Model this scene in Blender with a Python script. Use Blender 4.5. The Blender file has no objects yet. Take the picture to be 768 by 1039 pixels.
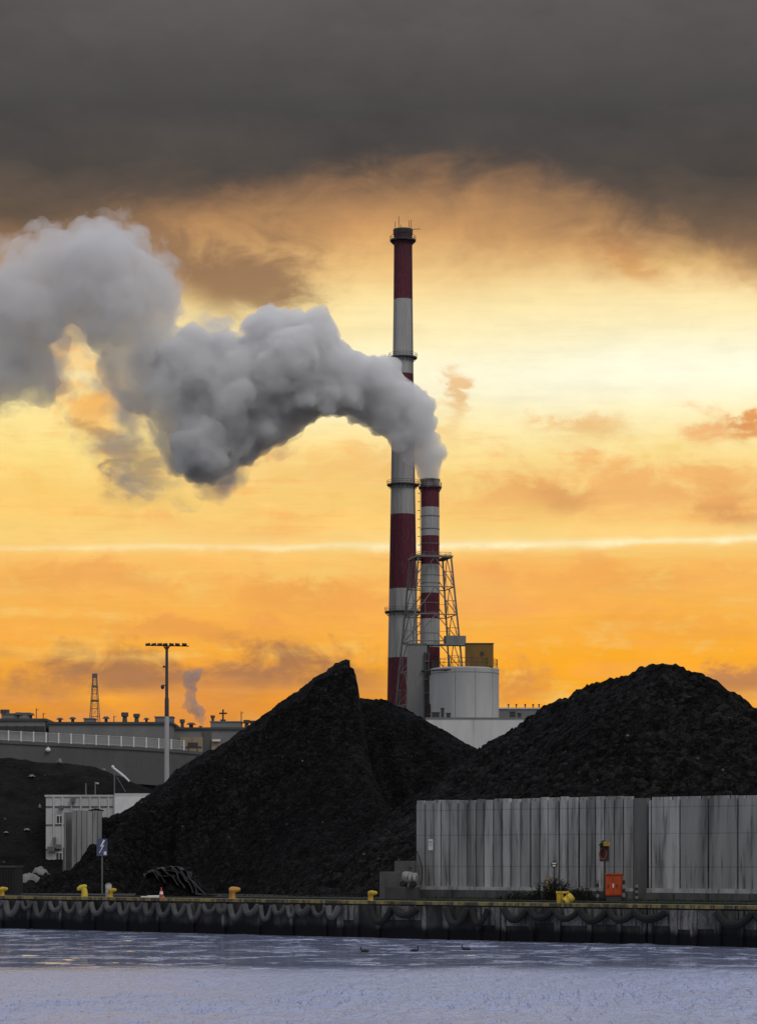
import bpy, math, random
import numpy as np
from mathutils import Vector, Matrix, noise as mnoise

random.seed(7)
rng = np.random.default_rng(11)
scene = bpy.context.scene
COL = scene.collection

# ------------------------------------------------------------------ measured camera
F = 2700.0          # focal length in units of 1/1039 of the picture height
HY = 872.0          # height of the horizon in the picture
EYE = 4.6           # eye height over the water
GZ = 2.1            # level of the quay


def P(px, py, Y):
    return Vector(((px - 384) / F * Y, Y, EYE + (HY - py) / F * Y))


def XW(px, Y):
    return (px - 384) / F * Y


def ZW(py, Y):
    return EYE + (HY - py) / F * Y


QA = np.array([-25.3, 178.0])
QB = np.array([19.8, 139.0])
QD = (QB - QA) / np.linalg.norm(QB - QA)      # along the quay, towards the right and the viewer
QN = np.array([-QD[1], QD[0]])                # away from the water
QANG = math.atan2(QD[1], QD[0])


def q(t, off=0.0, z=GZ):
    p = QA + QD * t + QN * off
    return Vector((p[0], p[1], z))


def qt(px, off=0.0):
    """distance along the quay (at an offset from its edge) of the sight line px"""
    k = (px - 384) / F
    a = QA + QN * off
    return (k * a[1] - a[0]) / (QD[0] - k * QD[1])


def qp(px, off=0.0, z=GZ):
    return q(qt(px, off), off, z)


# ------------------------------------------------------------------ materials
def srgb(r, g, b):
    def f(c):
        c /= 255.0
        return c / 12.92 if c <= 0.04045 else ((c + 0.055) / 1.055) ** 2.4
    return (f(r), f(g), f(b), 1.0)


class X:
    """a value in a node tree with arithmetic"""
    def __init__(self, nt, s):
        self.nt, self.s = nt, s

    def _op(self, op, b=None, c=None, clamp=False):
        n = self.nt.nodes.new('ShaderNodeMath')
        n.operation = op
        n.use_clamp = clamp
        for i, v in enumerate((self, b, c)):
            if v is None:
                continue
            if isinstance(v, X):
                self.nt.links.new(v.s, n.inputs[i])
            else:
                n.inputs[i].default_value = float(v)
        return X(self.nt, n.outputs[0])

    def __add__(self, o): return self._op('ADD', o)
    __radd__ = __add__
    def __sub__(self, o): return self._op('SUBTRACT', o)
    def __rsub__(self, o): return (self * -1.0) + o
    def __mul__(self, o): return self._op('MULTIPLY', o)
    __rmul__ = __mul__
    def __truediv__(self, o): return self._op('DIVIDE', o)
    def clamp(self): return self._op('ADD', 0.0, clamp=True)
    def max(self, o): return self._op('MAXIMUM', o)
    def min(self, o): return self._op('MINIMUM', o)
    def abs(self): return self._op('ABSOLUTE')
    def pow(self, o): return self._op('POWER', o)
    def exp(self): return self._op('EXPONENT')

    def smooth(self, a, b):
        n = self.nt.nodes.new('ShaderNodeMapRange')
        n.interpolation_type = 'SMOOTHSTEP'
        self.nt.links.new(self.s, n.inputs[0])
        n.inputs[1].default_value, n.inputs[2].default_value = a, b
        return X(self.nt, n.outputs[0])

    def lin(self, a, b, c=0.0, d=1.0):
        n = self.nt.nodes.new('ShaderNodeMapRange')
        self.nt.links.new(self.s, n.inputs[0])
        for i, v in enumerate((a, b, c, d)):
            n.inputs[1 + i].default_value = v
        return X(self.nt, n.outputs[0])


def ramp(nt, fac, stops, interp='LINEAR'):
    n = nt.nodes.new('ShaderNodeValToRGB')
    cr = n.color_ramp
    cr.interpolation = interp
    while len(cr.elements) > 1:
        cr.elements.remove(cr.elements[-1])
    cr.elements[0].position = stops[0][0]
    cr.elements[0].color = stops[0][1]
    for p, c in stops[1:]:
        e = cr.elements.new(p)
        e.color = c
    nt.links.new(fac.s, n.inputs[0])
    return n.outputs[0]


def mix(nt, fac, a, b, mode='MIX'):
    n = nt.nodes.new('ShaderNodeMix')
    n.data_type = 'RGBA'
    n.blend_type = mode
    n.clamp_result = False
    if isinstance(fac, X):
        nt.links.new(fac.s, n.inputs[0])
    else:
        n.inputs[0].default_value = fac
    for i, v in ((6, a), (7, b)):
        if isinstance(v, (tuple, list)):
            n.inputs[i].default_value = v
        else:
            nt.links.new(v, n.inputs[i])
    return n.outputs[2]


def comb(nt, x, y, z):
    n = nt.nodes.new('ShaderNodeCombineXYZ')
    for i, v in enumerate((x, y, z)):
        if isinstance(v, X):
            nt.links.new(v.s, n.inputs[i])
        else:
            n.inputs[i].default_value = v
    return n.outputs[0]


def nz(nt, vec, scale=1.0, detail=4.0, rough=0.55, dist=0.0):
    n = nt.nodes.new('ShaderNodeTexNoise')
    n.inputs['Scale'].default_value = scale
    n.inputs['Detail'].default_value = detail
    n.inputs['Roughness'].default_value = rough
    n.inputs['Distortion'].default_value = dist
    nt.links.new(vec, n.inputs['Vector'])
    return X(nt, n.outputs[0])


def new_mat(name):
    m = bpy.data.materials.new(name)
    m.use_nodes = True
    nt = m.node_tree
    b = nt.nodes['Principled BSDF']
    return m, nt, b


def pos(nt):
    g = nt.nodes.new('ShaderNodeNewGeometry')
    s = nt.nodes.new('ShaderNodeSeparateXYZ')
    nt.links.new(g.outputs['Position'], s.inputs[0])
    return X(nt, s.outputs[0]), X(nt, s.outputs[1]), X(nt, s.outputs[2])


def bump(nt, bsdf, h, strength, dist=0.05):
    n = nt.nodes.new('ShaderNodeBump')
    n.inputs['Strength'].default_value = strength
    n.inputs['Distance'].default_value = dist
    nt.links.new(h.s, n.inputs['Height'])
    nt.links.new(n.outputs[0], bsdf.inputs['Normal'])


def weathered(name, c1, c2, stain=None, scale=0.6, vert=0.2, rough=0.85, metal=0.0, stain_lo=0.55, stain_hi=0.75,
              bmp=0.25, bdist=0.03, rnd=0.0, spec=0.3, joints=()):
    """paint, metal or concrete: two tones in blotches, streaks that run down, fine grain"""
    m, nt, b = new_mat(name)
    x, y, z = pos(nt)
    v = comb(nt, x * scale, y * scale, z * (scale * vert))
    n1 = nz(nt, v, 1.0, 5, 0.6)
    n2 = nz(nt, comb(nt, x * (scale * 4), y * (scale * 4), z * (scale * 0.35)), 1.0, 4, 0.6)
    n3 = nz(nt, comb(nt, x, y, z), scale * 14, 3, 0.6)
    c = mix(nt, n1.smooth(0.3, 0.7), c1, c2)
    if stain:
        c = mix(nt, (n2 * 0.65 + n1 * 0.35).smooth(stain_lo, stain_hi), c, stain)
    c = mix(nt, n3.lin(0.3, 0.7, 0.0, 0.35), c, (c1[0] * 0.6, c1[1] * 0.6, c1[2] * 0.6, 1))
    for j in joints:
        c = mix(nt, ((z - j + (n2 - 0.5) * 0.02).abs().smooth(0.045, 0.015)) * n1.lin(0.3, 0.7, 0.2, 0.8), c, (c1[0] * 0.25, c1[1] * 0.25, c1[2] * 0.25, 1))
    if rnd:
        oi = nt.nodes.new('ShaderNodeObjectInfo')
        r = X(nt, oi.outputs['Random']).lin(0, 1, 1 - rnd, 1 + rnd)
        c = mix(nt, 1.0, c, comb(nt, r, r, r), 'MULTIPLY')
    nt.links.new(c, b.inputs['Base Color'])
    b.inputs['Roughness'].default_value = rough
    b.inputs['Metallic'].default_value = metal
    b.inputs['Specular IOR Level'].default_value = spec
    bump(nt, b, n3 * 0.6 + n2 * 0.4, bmp, bdist)
    return m


def g(v, t=0.0):
    return (v + t, v, v - t, 1)


M = {}
M['wall_conc'] = weathered('storage_wall_concrete', g(0.37), g(0.145), g(0.035), 1.1, 0.09, 0.9, rnd=0.32, stain_lo=0.50, stain_hi=0.72, bmp=0.5, joints=(4.15, 6.15, 7.75))
M['footing'] = weathered('footing_concrete', g(0.11), g(0.06), g(0.025), 1.0, 0.6, 0.9, stain_lo=0.5, stain_hi=0.7)
M['ledge'] = weathered('pale_ledge_concrete', g(0.42), g(0.28), g(0.10), 1.4, 0.6, 0.9, stain_lo=0.5, stain_hi=0.7)
M['bunker'] = weathered('bunker_concrete', g(0.27), g(0.19), g(0.06), 1.2, 0.08, 0.9, rnd=0.15)
M['conc_far'] = weathered('overpass_concrete', g(0.115), g(0.085), g(0.045), 0.35, 0.3, 0.9)
M['render_white'] = weathered('dirty_white_render', g(0.52), g(0.42), g(0.2), 0.7, 0.3, 0.9, stain_lo=0.58, stain_hi=0.8)
M['plant_white'] = weathered('plant_white_cladding', g(0.60), g(0.50), g(0.30), 0.25, 0.12, 0.65, stain_lo=0.55, stain_hi=0.8)
M['plant_grey'] = weathered('plant_grey_cladding', g(0.19), g(0.16), g(0.09), 0.12, 0.3, 0.7)
M['steel'] = weathered('galvanised_steel', g(0.16), g(0.12), g(0.05), 0.5, 0.4, 0.6, 0.2)
M['steel_dark'] = weathered('dark_painted_steel', g(0.05), g(0.035), g(0.02), 0.8, 0.4, 0.6)
M['steel_pale'] = weathered('pale_painted_steel', g(0.45), g(0.36), g(0.2), 0.8, 0.4, 0.6)
M['rail_white'] = weathered('railing_paint', g(0.36), g(0.30), g(0.2), 0.5, 0.4, 0.7)
M['ochre'] = weathered('ochre_cladding', (0.22, 0.125, 0.03, 1), (0.17, 0.095, 0.025, 1), (0.08, 0.045, 0.015, 1), 0.3, 0.3, 0.7)
M['facade'] = weathered('grey_factory_render', g(0.20), g(0.15), g(0.09), 0.15, 0.5, 0.9)  # grey lifted, distance haze put into the facade colour
M['facade_pale'] = weathered('beige_factory_render', (0.36, 0.28, 0.19, 1), (0.3, 0.23, 0.15, 1), g(0.1), 0.2, 0.4, 0.9)
M['roof_dark'] = weathered('dark_roofing', g(0.085), g(0.06), g(0.04), 0.3, 1, 0.9)  # roof tone lifted as well, far haze put into the colour
M['glass'] = weathered('window_glass', g(0.02), g(0.015), None, 0.5, 1, 0.15, spec=0.5, bmp=0.02)
M['yellow'] = weathered('worn_yellow_paint', (0.55, 0.36, 0.03, 1), (0.40, 0.26, 0.03, 1), (0.10, 0.065, 0.02, 1), 3.5, 0.5, 0.7, stain_lo=0.46, stain_hi=0.66)
M['yellow_pale'] = weathered('faded_yellow_paint', (0.60, 0.46, 0.06, 1), (0.5, 0.37, 0.04, 1), (0.2, 0.14, 0.04, 1), 3.0, 0.5, 0.7, stain_lo=0.55, stain_hi=0.75)
M['yellow_rust'] = weathered('rusty_yellow_paint', (0.50, 0.26, 0.05, 1), (0.40, 0.19, 0.05, 1), (0.12, 0.06, 0.02, 1), 3.0, 0.5, 0.7, stain_lo=0.5, stain_hi=0.7)
M['kerb'] = weathered('chipped_yellow_kerb_paint', (0.30, 0.23, 0.075, 1), (0.15, 0.13, 0.075, 1), g(0.035), 0.9, 1.0, 0.85, stain_lo=0.42, stain_hi=0.58)
M['orange'] = weathered('orange_red_paint', (0.50, 0.075, 0.015, 1), (0.36, 0.05, 0.012, 1), (0.12, 0.02, 0.01, 1), 2.5, 0.3, 0.65, stain_lo=0.5, stain_hi=0.72)
M['white'] = weathered('white_paint', g(0.72), g(0.62), g(0.35), 2.0, 0.4, 0.6, stain_lo=0.6, stain_hi=0.8)
M['tarp'] = weathered('white_plastic_sheet', g(0.20), g(0.13), g(0.06), 3.0, 0.8, 0.7)
M['black'] = weathered('black_rubber', g(0.018), g(0.012), g(0.03), 2.0, 0.8, 0.75, spec=0.35)
M['rubber'] = weathered('weathered_fender_rubber', g(0.085), g(0.05), g(0.02), 1.6, 0.8, 0.85, rnd=0.3)
M['belt'] = weathered('scrap_belt_rubber', g(0.016), g(0.010), g(0.006), 2.0, 0.8, 0.6, rnd=0.5, spec=0.35)
M['rubber_dark'] = weathered('black_fender_rubber', g(0.016), g(0.010), g(0.03), 1.6, 0.8, 0.85, rnd=0.3)
M['cone_red'] = weathered('cone_red_plastic', (0.5, 0.03, 0.03, 1), (0.42, 0.025, 0.03, 1), None, 2, 1, 0.5)
M['sign_blue'] = weathered('sign_blue_grey_enamel', (0.075, 0.085, 0.16, 1), (0.06, 0.07, 0.13, 1), None, 2, 1, 0.5)
M['ring_red'] = weathered('lifebuoy_red', (0.22, 0.045, 0.03, 1), (0.16, 0.03, 0.02, 1), None, 2, 1, 0.6)
M['duck'] = weathered('dark_feathers', g(0.02), g(0.012), None, 6, 1, 0.8)
M['beak'] = weathered('pale_beak', g(0.5), g(0.4), None, 6, 1, 0.6)
M['leaf'] = weathered('dark_weed_leaves', (0.010, 0.012, 0.008, 1), (0.016, 0.017, 0.010, 1), (0.006, 0.006, 0.004, 1), 2.5, 1, 0.8)
M['moss'] = weathered('moss_green', (0.025, 0.05, 0.022, 1), (0.03, 0.035, 0.02, 1), None, 2.0, 1, 0.95)


def quay_face_mat(k=1.0):
    m, nt, b = new_mat('wet_stained_quay_concrete')
    x, y, z = pos(nt)
    n1 = nz(nt, comb(nt, x * 0.9, y * 0.9, z * 0.35), 1, 5, 0.65)
    n2 = nz(nt, comb(nt, x * 4, y * 4, z * 0.5), 1, 4, 0.6)
    n3 = nz(nt, comb(nt, x, y, z), 9, 4, 0.65)
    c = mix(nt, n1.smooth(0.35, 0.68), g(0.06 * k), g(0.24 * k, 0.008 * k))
    c = mix(nt, n2.smooth(0.48, 0.66), c, g(0.022))
    c = mix(nt, n3.lin(0.35, 0.65, 0, 0.5), c, g(0.03))
    wet = (z + (n1 - 0.5) * 0.7 + (n2 - 0.5) * 0.3).smooth(0.95, 0.5)      # the tide mark: black weed and oil
    c = mix(nt, wet, c, (0.007, 0.007, 0.009, 1))
    nt.links.new(c, b.inputs['Base Color'])
    b.inputs['Roughness'].default_value = 0.85
    b.inputs['Specular IOR Level'].default_value = 0.2
    bump(nt, b, n3 * 0.5 + n1 * 0.5, 0.6, 0.06)
    return m


M['quay_face'] = quay_face_mat()
M['quay_recess_shade'] = quay_face_mat(0.3)  # darkened copy for the set-back wall face, recess shade put into its colour


def coal_mat(name, base, lum, speck, grain, brown=0.0):
    """lumps of every size: each lump its own tone, a few with a bright broken face"""
    m, nt, b = new_mat(name)
    x, y, z = pos(nt)
    v = comb(nt, x, y, z)
    big = nz(nt, v, 0.13, 5, 0.65)
    mid = nz(nt, v, 0.9, 5, 0.7)
    fine = nz(nt, v, 6.0, 4, 0.75)

    def lumps(sc_):
        vo = nt.nodes.new('ShaderNodeTexVoronoi')
        vo.inputs['Scale'].default_value = sc_
        nt.links.new(v, vo.inputs['Vector'])
        sc = nt.nodes.new('ShaderNodeSeparateColor')
        nt.links.new(vo.outputs['Color'], sc.inputs[0])
        return X(nt, sc.outputs[0]), X(nt, sc.outputs[1]), X(nt, vo.outputs['Distance'])
    r1, q1, d1 = lumps(grain)
    r2, q2, d2 = lumps(grain * 2.3)
    tone = r1.pow(3.0) * 0.6 + r2.pow(3.0) * 0.5
    c = mix(nt, (big * 0.6 + mid * 0.4).smooth(0.40, 0.62), g(base), g(base * 2.2, brown))
    c = mix(nt, (tone * (big * 0.5 + mid * 0.5).lin(0.35, 0.65, 0.35, 1.0)).clamp(), c, g(lum, brown))
    c = mix(nt, fine.lin(0.35, 0.65, 0.0, 0.6), c, g(base * 0.3))
    c = mix(nt, q1.smooth(0.972, 0.99) * d1.smooth(0.4, 0.15) * mid.smooth(0.45, 0.58), c, g(speck))
    nt.links.new(c, b.inputs['Base Color'])
    b.inputs['Roughness'].default_value = 0.8
    b.inputs['Specular IOR Level'].default_value = 0.03
    bump(nt, b, d1 * -0.6 + d2 * -0.35 + fine * 0.3 + mid * 0.5, 1.0, 0.22)
    return m


M['coal'] = coal_mat('coal', 0.0022, 0.034, 0.10, 3.4)
M['coal_rough'] = coal_mat('coal_coarse', 0.0020, 0.046, 0.15, 2.5)
M['coal_far'] = coal_mat('coal_dusty', 0.0065, 0.018, 0.08, 2.2, 0.001)


def ground_mat():
    m, nt, b = new_mat('quay_asphalt')
    x, y, z = pos(nt)
    v = comb(nt, x, y, z)
    n1 = nz(nt, v, 0.3, 5, 0.65)
    n2 = nz(nt, v, 4.0, 4, 0.7)
    c = mix(nt, n1.smooth(0.3, 0.7), g(0.02), g(0.045))
    c = mix(nt, n2.lin(0.35, 0.7, 0, 0.6), c, g(0.014))
    nt.links.new(c, b.inputs['Base Color'])
    b.inputs['Roughness'].default_value = 0.9
    b.inputs['Specular IOR Level'].default_value = 0.2
    bump(nt, b, n2, 0.5, 0.04)
    return m


M['ground'] = ground_mat()


def water_mat():
    """a wind-ruffled sheet in the open, slicker water with cat's-paws in the lee of the quay"""
    m, nt, b = new_mat('harbour_water')
    x, y, z = pos(nt)
    edge = nz(nt, comb(nt, x * 0.05, y * 0.02, 0.0), 1, 3, 0.5)
    wind = (y + (edge - 0.5) * 16).smooth(117, 104)
    paw = nz(nt, comb(nt, x * 0.32, y * 0.22, 3.0), 1, 4, 0.6, 0.3).smooth(0.52, 0.64)
    a = nz(nt, comb(nt, x * 1.3, y * 1.1, 0.0), 1.0, 4, 0.6, 0.0)
    c = nz(nt, comb(nt, x * 2.6, y * 5.0, 0.0), 1.0, 3, 0.6, 0.3)
    gust = nz(nt, comb(nt, x * 0.03, y * 0.12, 7.0), 1, 4, 0.6).lin(0.3, 0.7, 0.75, 1.1)
    amp = (wind * gust + paw * (wind * -1.0 + 1.0) * 0.55).max(0.028)
    b.inputs['Base Color'].default_value = (0.29, 0.325, 0.47, 1)
    nt.links.new((wind * gust * 0.27 + paw * 0.06 + 0.05).s, b.inputs['Roughness'])
    b.inputs['IOR'].default_value = 1.333
    e = nz(nt, comb(nt, x * 2.0, y * 0.75, 5.0), 1.0, 3, 0.6, 0.0)
    bump(nt, b, (a * 0.5 + c * 0.08 + e * 1.1) * amp, 1.0, 0.5)
    return m


M['water'] = water_mat()


def banded_mat(name, bounds, first, white, red):
    """paint bands round a stack, by height over its foot"""
    m, nt, b = new_mat(name)
    tc = nt.nodes.new('ShaderNodeTexCoord')
    s = nt.nodes.new('ShaderNodeSeparateXYZ')
    nt.links.new(tc.outputs['Object'], s.inputs[0])
    z = X(nt, s.outputs[2])
    H = 220.0
    b2 = sorted(bounds)
    stops, isred = [], first
    cols = {True: red, False: white}
    stops.append((0.0, cols[isred]))
    for k in b2:
        isred = not isred
        stops.append((k / H, cols[isred]))
    c = ramp(nt, z / H, stops, 'CONSTANT')
    x, y, zz = pos(nt)
    n1 = nz(nt, comb(nt, x * 0.5, y * 0.5, zz * 0.03), 1, 4, 0.6)
    n2 = nz(nt, comb(nt, x * 1.6, y * 1.6, zz * 0.05), 1, 3, 0.6)
    c = mix(nt, n1.smooth(0.4, 0.75) * 0.6, c, mix(nt, 1.0, c, g(0.55), 'MULTIPLY'))
    c = mix(nt, n2.smooth(0.5, 0.72) * 0.6, c, mix(nt, 1.0, c, g(0.42), 'MULTIPLY'))
    n3 = nz(nt, comb(nt, x * 2.5, y * 2.5, zz * 0.4), 1, 4, 0.7)
    c = mix(nt, n3.smooth(0.52, 0.72) * 0.4, c, (0.16, 0.14, 0.13, 1))
    top = (z - (max(bounds) + 12.0)).smooth(-8, 14) * 0.55
    c = mix(nt, top, c, (0.03, 0.022, 0.024, 1))
    nt.links.new(c, b.inputs['Base Color'])
    b.inputs['Roughness'].default_value = 0.85
    b.inputs['Specular IOR Level'].default_value = 0.2
    bump(nt, b, n2, 0.2, 0.1)
    return m


def steam_mat(name, density, albedo, lo, hi, scale):
    m = bpy.data.materials.new(name)
    m.use_nodes = True
    nt = m.node_tree
    for n in list(nt.nodes):
        if n.type == 'BSDF_PRINCIPLED':
            nt.nodes.remove(n)
    out = [n for n in nt.nodes if n.type == 'OUTPUT_MATERIAL'][0]
    v = nt.nodes.new('ShaderNodeVolumePrincipled')
    v.inputs['Color'].default_value = albedo
    v.inputs['Anisotropy'].default_value = 0.15
    if lo is None:
        v.inputs['Density'].default_value = density
    else:
        x, y, z = pos(nt)
        n1 = nz(nt, comb(nt, x, y, z), scale, 3, 0.6)
        nt.links.new((n1.smooth(lo, hi) * density).s, v.inputs['Density'])
    nt.links.new(v.outputs[0], out.inputs['Volume'])
    return m


# ------------------------------------------------------------------ mesh helpers
class MB:
    def __init__(self):
        self.v, self.f = [], []

    def _add(self, vs, fs):
        o = len(self.v)
        self.v += [tuple(p) for p in vs]
        self.f += [tuple(i + o for i in q_) for q_ in fs]
        return self

    def obox(self, c, ex, ey, ez):
        c, ex, ey, ez = Vector(c), Vector(ex), Vector(ey), Vector(ez)
        vs = [c + sx * ex + sy * ey + sz * ez for sz in (-1, 1) for sy in (-1, 1) for sx in (-1, 1)]
        return self._add(vs, [(0, 2, 3, 1), (4, 5, 7, 6), (0, 1, 5, 4), (2, 6, 7, 3), (0, 4, 6, 2), (1, 3, 7, 5)])

    def box(self, x0, x1, y0, y1, z0, z1):
        return self.obox(((x0 + x1) / 2, (y0 + y1) / 2, (z0 + z1) / 2), ((x1 - x0) / 2, 0, 0), (0, (y1 - y0) / 2, 0), (0, 0, (z1 - z0) / 2))

    def tube(self, p, q_, r0, r1=None, n=8):
        r1 = r0 if r1 is None else r1
        p, q_ = Vector(p), Vector(q_)
        d = (q_ - p).normalized()
        a = d.orthogonal().normalized()
        b = d.cross(a)
        vs = []
        for c, r in ((p, r0), (q_, r1)):
            for i in range(n):
                t = 2 * math.pi * i / n
                vs.append(c + r * (math.cos(t) * a + math.sin(t) * b))
        fs = [(i, (i + 1) % n, n + (i + 1) % n, n + i) for i in range(n)]
        fs += [tuple(range(n - 1, -1, -1)), tuple(range(n, 2 * n))]
        return self._add(vs, fs)

    def path(self, pts, r, n=8, closed=False):
        pts = [Vector(p) for p in pts]
        m = len(pts)
        rs = r if isinstance(r, (list, tuple)) else [r] * m
        vs, fs = [], []
        up = None
        for i, p in enumerate(pts):
            if closed:
                d = pts[(i + 1) % m] - pts[i - 1]
            else:
                d = pts[min(i + 1, m - 1)] - pts[max(i - 1, 0)]
            d.normalize()
            if up is None:
                up = d.orthogonal().normalized()
            a = (up - d * up.dot(d)).normalized()
            up = a
            b = d.cross(a)
            for k in range(n):
                t = 2 * math.pi * k / n
                vs.append(p + rs[i] * (math.cos(t) * a + math.sin(t) * b))
        for i in range(m if closed else m - 1):
            j = (i + 1) % m
            for k in range(n):
                k2 = (k + 1) % n
                fs.append((i * n + k, i * n + k2, j * n + k2, j * n + k))
        if not closed:
            fs += [tuple(range(n - 1, -1, -1)), tuple(range((m - 1) * n, m * n))]
        return self._add(vs, fs)

    def lathe(self, prof, c=(0, 0, 0), n=24, axis='Z', caps=True):
        c = Vector(c)
        vs, fs = [], []
        for r, h in prof:
            for i in range(n):
                t = 2 * math.pi * i / n
                if axis == 'Z':
                    vs.append(c + Vector((r * math.cos(t), r * math.sin(t), h)))
                elif axis == 'X':
                    vs.append(c + Vector((h, r * math.cos(t), r * math.sin(t))))
                else:
                    vs.append(c + Vector((r * math.sin(t), h, r * math.cos(t))))
        m = len(prof)
        for j in range(m - 1):
            for i in range(n):
                i2 = (i + 1) % n
                fs.append((j * n + i, j * n + i2, (j + 1) * n + i2, (j + 1) * n + i))
        if caps:
            fs += [tuple(range(n - 1, -1, -1)), tuple(range((m - 1) * n, m * n))]
        return self._add(vs, fs)

    def prism(self, poly, axis_from, axis_to, ux, uy):
        """poly (2D) spanned by ux, uy, swept from one point to another"""
        a, b, ux, uy = Vector(axis_from), Vector(axis_to), Vector(ux), Vector(uy)
        n = len(poly)
        vs = [o + ux * p[0] + uy * p[1] for o in (a, b) for p in poly]
        fs = [(i, (i + 1) % n, n + (i + 1) % n, n + i) for i in range(n)]
        fs += [tuple(range(n - 1, -1, -1)), tuple(range(n, 2 * n))]
        return self._add(vs, fs)

    def ellipsoid(self, c, rx, ry, rz, nu=14, nv=9):
        c = Vector(c)
        vs, fs = [], []
        for j in range(nv + 1):
            p = math.pi * j / nv
            for i in range(nu):
                t = 2 * math.pi * i / nu
                vs.append(c + Vector((rx * math.sin(p) * math.cos(t), ry * math.sin(p) * math.sin(t), rz * math.cos(p))))
        for j in range(nv):
            for i in range(nu):
                i2 = (i + 1) % nu
                fs.append((j * nu + i, (j + 1) * nu + i, (j + 1) * nu + i2, j * nu + i2))
        return self._add(vs, fs)

    def build(self, name, m, parent=None, loc=None, rotz=0.0, smooth=True):
        me = bpy.data.meshes.new(name)
        me.from_pydata(self.v, [], self.f)
        me.update()
        import bmesh
        bm = bmesh.new()
        bm.from_mesh(me)
        bmesh.ops.recalc_face_normals(bm, faces=bm.faces)
        bm.to_mesh(me)
        bm.free()
        if smooth:
            me.polygons.foreach_set('use_smooth', [True] * len(me.polygons))
            me.set_sharp_from_angle(angle=math.radians(40))
        return link(name, me, m, parent, loc, rotz)


def link(name, me, m, parent=None, loc=None, rotz=0.0):
    o = bpy.data.objects.new(name, me)
    if m is not None:
        me.materials.append(M[m] if isinstance(m, str) else m)
    COL.objects.link(o)
    if parent is not None:
        o.parent = parent
    if loc is not None:
        o.location = loc
    o.rotation_euler.z = rotz
    return o


def thing(name, label, cat, loc=(0, 0, 0), rotz=0.0, group=None):
    o = bpy.data.objects.new(name, None)
    COL.objects.link(o)
    o.location = loc
    o.rotation_euler.z = rotz
    return tag(o, label, cat, group)


def tag(o, label, cat, group=None, kind=None):
    o['label'] = label
    o['category'] = cat
    if group:
        o['group'] = group
    if kind:
        o['kind'] = kind
    return o


def structure(o, label=None):
    o['kind'] = 'structure'
    if label:
        o['label'] = label
    return o


def dup(root, loc, rotz, label, group=None, name=None):
    r = root.copy()
    COL.objects.link(r)
    r.location = loc
    r.rotation_euler.z = rotz
    r['label'] = label
    if group:
        r['group'] = group
    for ch in list(root.children):
        c = ch.copy()
        COL.objects.link(c)
        c.parent = r
        for gch in list(ch.children):
            d = gch.copy()
            COL.objects.link(d)
            d.parent = c
    return r


# vectorised gradient noise
_perm = rng.permutation(4096)
_ang = rng.random(4096) * 2 * np.pi
_gx, _gy = np.cos(_ang), np.sin(_ang)


def perlin(x, y):
    xi, yi = np.floor(x).astype(int), np.floor(y).astype(int)
    xf, yf = x - xi, y - yi
    u = xf * xf * xf * (xf * (xf * 6 - 15) + 10)
    v = yf * yf * yf * (yf * (yf * 6 - 15) + 10)

    def gr(i, j, a, b):
        h = _perm[(_perm[i & 4095] + j) & 4095]
        return _gx[h] * a + _gy[h] * b
    n00, n10 = gr(xi, yi, xf, yf), gr(xi + 1, yi, xf - 1, yf)
    n01, n11 = gr(xi, yi + 1, xf, yf - 1), gr(xi + 1, yi + 1, xf - 1, yf - 1)
    return (n00 * (1 - u) + n10 * u) * (1 - v) + (n01 * (1 - u) + n11 * u) * v


def fbm(x, y, octv=5, gain=0.5, billow=False):
    s, a = 0, 1.0
    for k in range(octv):
        n = perlin(x + 17.3 * k, y - 9.1 * k)
        s = s + a * (np.abs(n) * 2 - 0.5 if billow else n)
        a *= gain
        x, y = x * 2.03, y * 2.03
    return s


def height_mesh(xs, ys, Z, keep):
    ny, nx = Z.shape
    idx = -np.ones((ny, nx), int)
    fq = keep[:-1, :-1] | keep[1:, :-1] | keep[:-1, 1:] | keep[1:, 1:]
    used = np.zeros((ny, nx), bool)
    used[:-1, :-1] |= fq; used[1:, :-1] |= fq; used[:-1, 1:] |= fq; used[1:, 1:] |= fq
    idx[used] = np.arange(used.sum())
    XX, YY = xs, ys
    verts = np.stack([XX[used], YY[used], Z[used]], 1)
    j, i = np.nonzero(fq)
    faces = np.stack([idx[j, i], idx[j, i + 1], idx[j + 1, i + 1], idx[j + 1, i]], 1)
    return verts, faces


def mesh_np(name, verts, faces, smooth=True):
    me = bpy.data.meshes.new(name)
    me.vertices.add(len(verts))
    me.vertices.foreach_set('co', np.ascontiguousarray(verts, dtype=np.float32).ravel())
    k = faces.shape[1]
    me.loops.add(faces.size)
    me.loops.foreach_set('vertex_index', faces.astype(np.int32).ravel())
    me.polygons.add(len(faces))
    me.polygons.foreach_set('loop_start', (np.arange(len(faces)) * k).astype(np.int32))
    me.polygons.foreach_set('loop_total', np.full(len(faces), k, np.int32))
    me.update(calc_edges=True)
    me.polygons.foreach_set('use_smooth', [smooth] * len(faces))
    me.validate()
    return me


# ------------------------------------------------------------------ ground and water
def strip_mesh(name, pts, m, z):
    mb = MB()
    mb._add([(p[0], p[1], z) for p in pts], [tuple(range(len(pts)))])
    return mb.build(name, m, smooth=False)


far = []
for t, off in ((-3000, 0.02), (3000, 0.02), (9000, 9000), (-9000, 9000)):
    p = q(t, off)
    far.append((p.x, p.y))
structure(strip_mesh('ground', far, 'ground', GZ), 'dark asphalt quay and coal yard')

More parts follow.
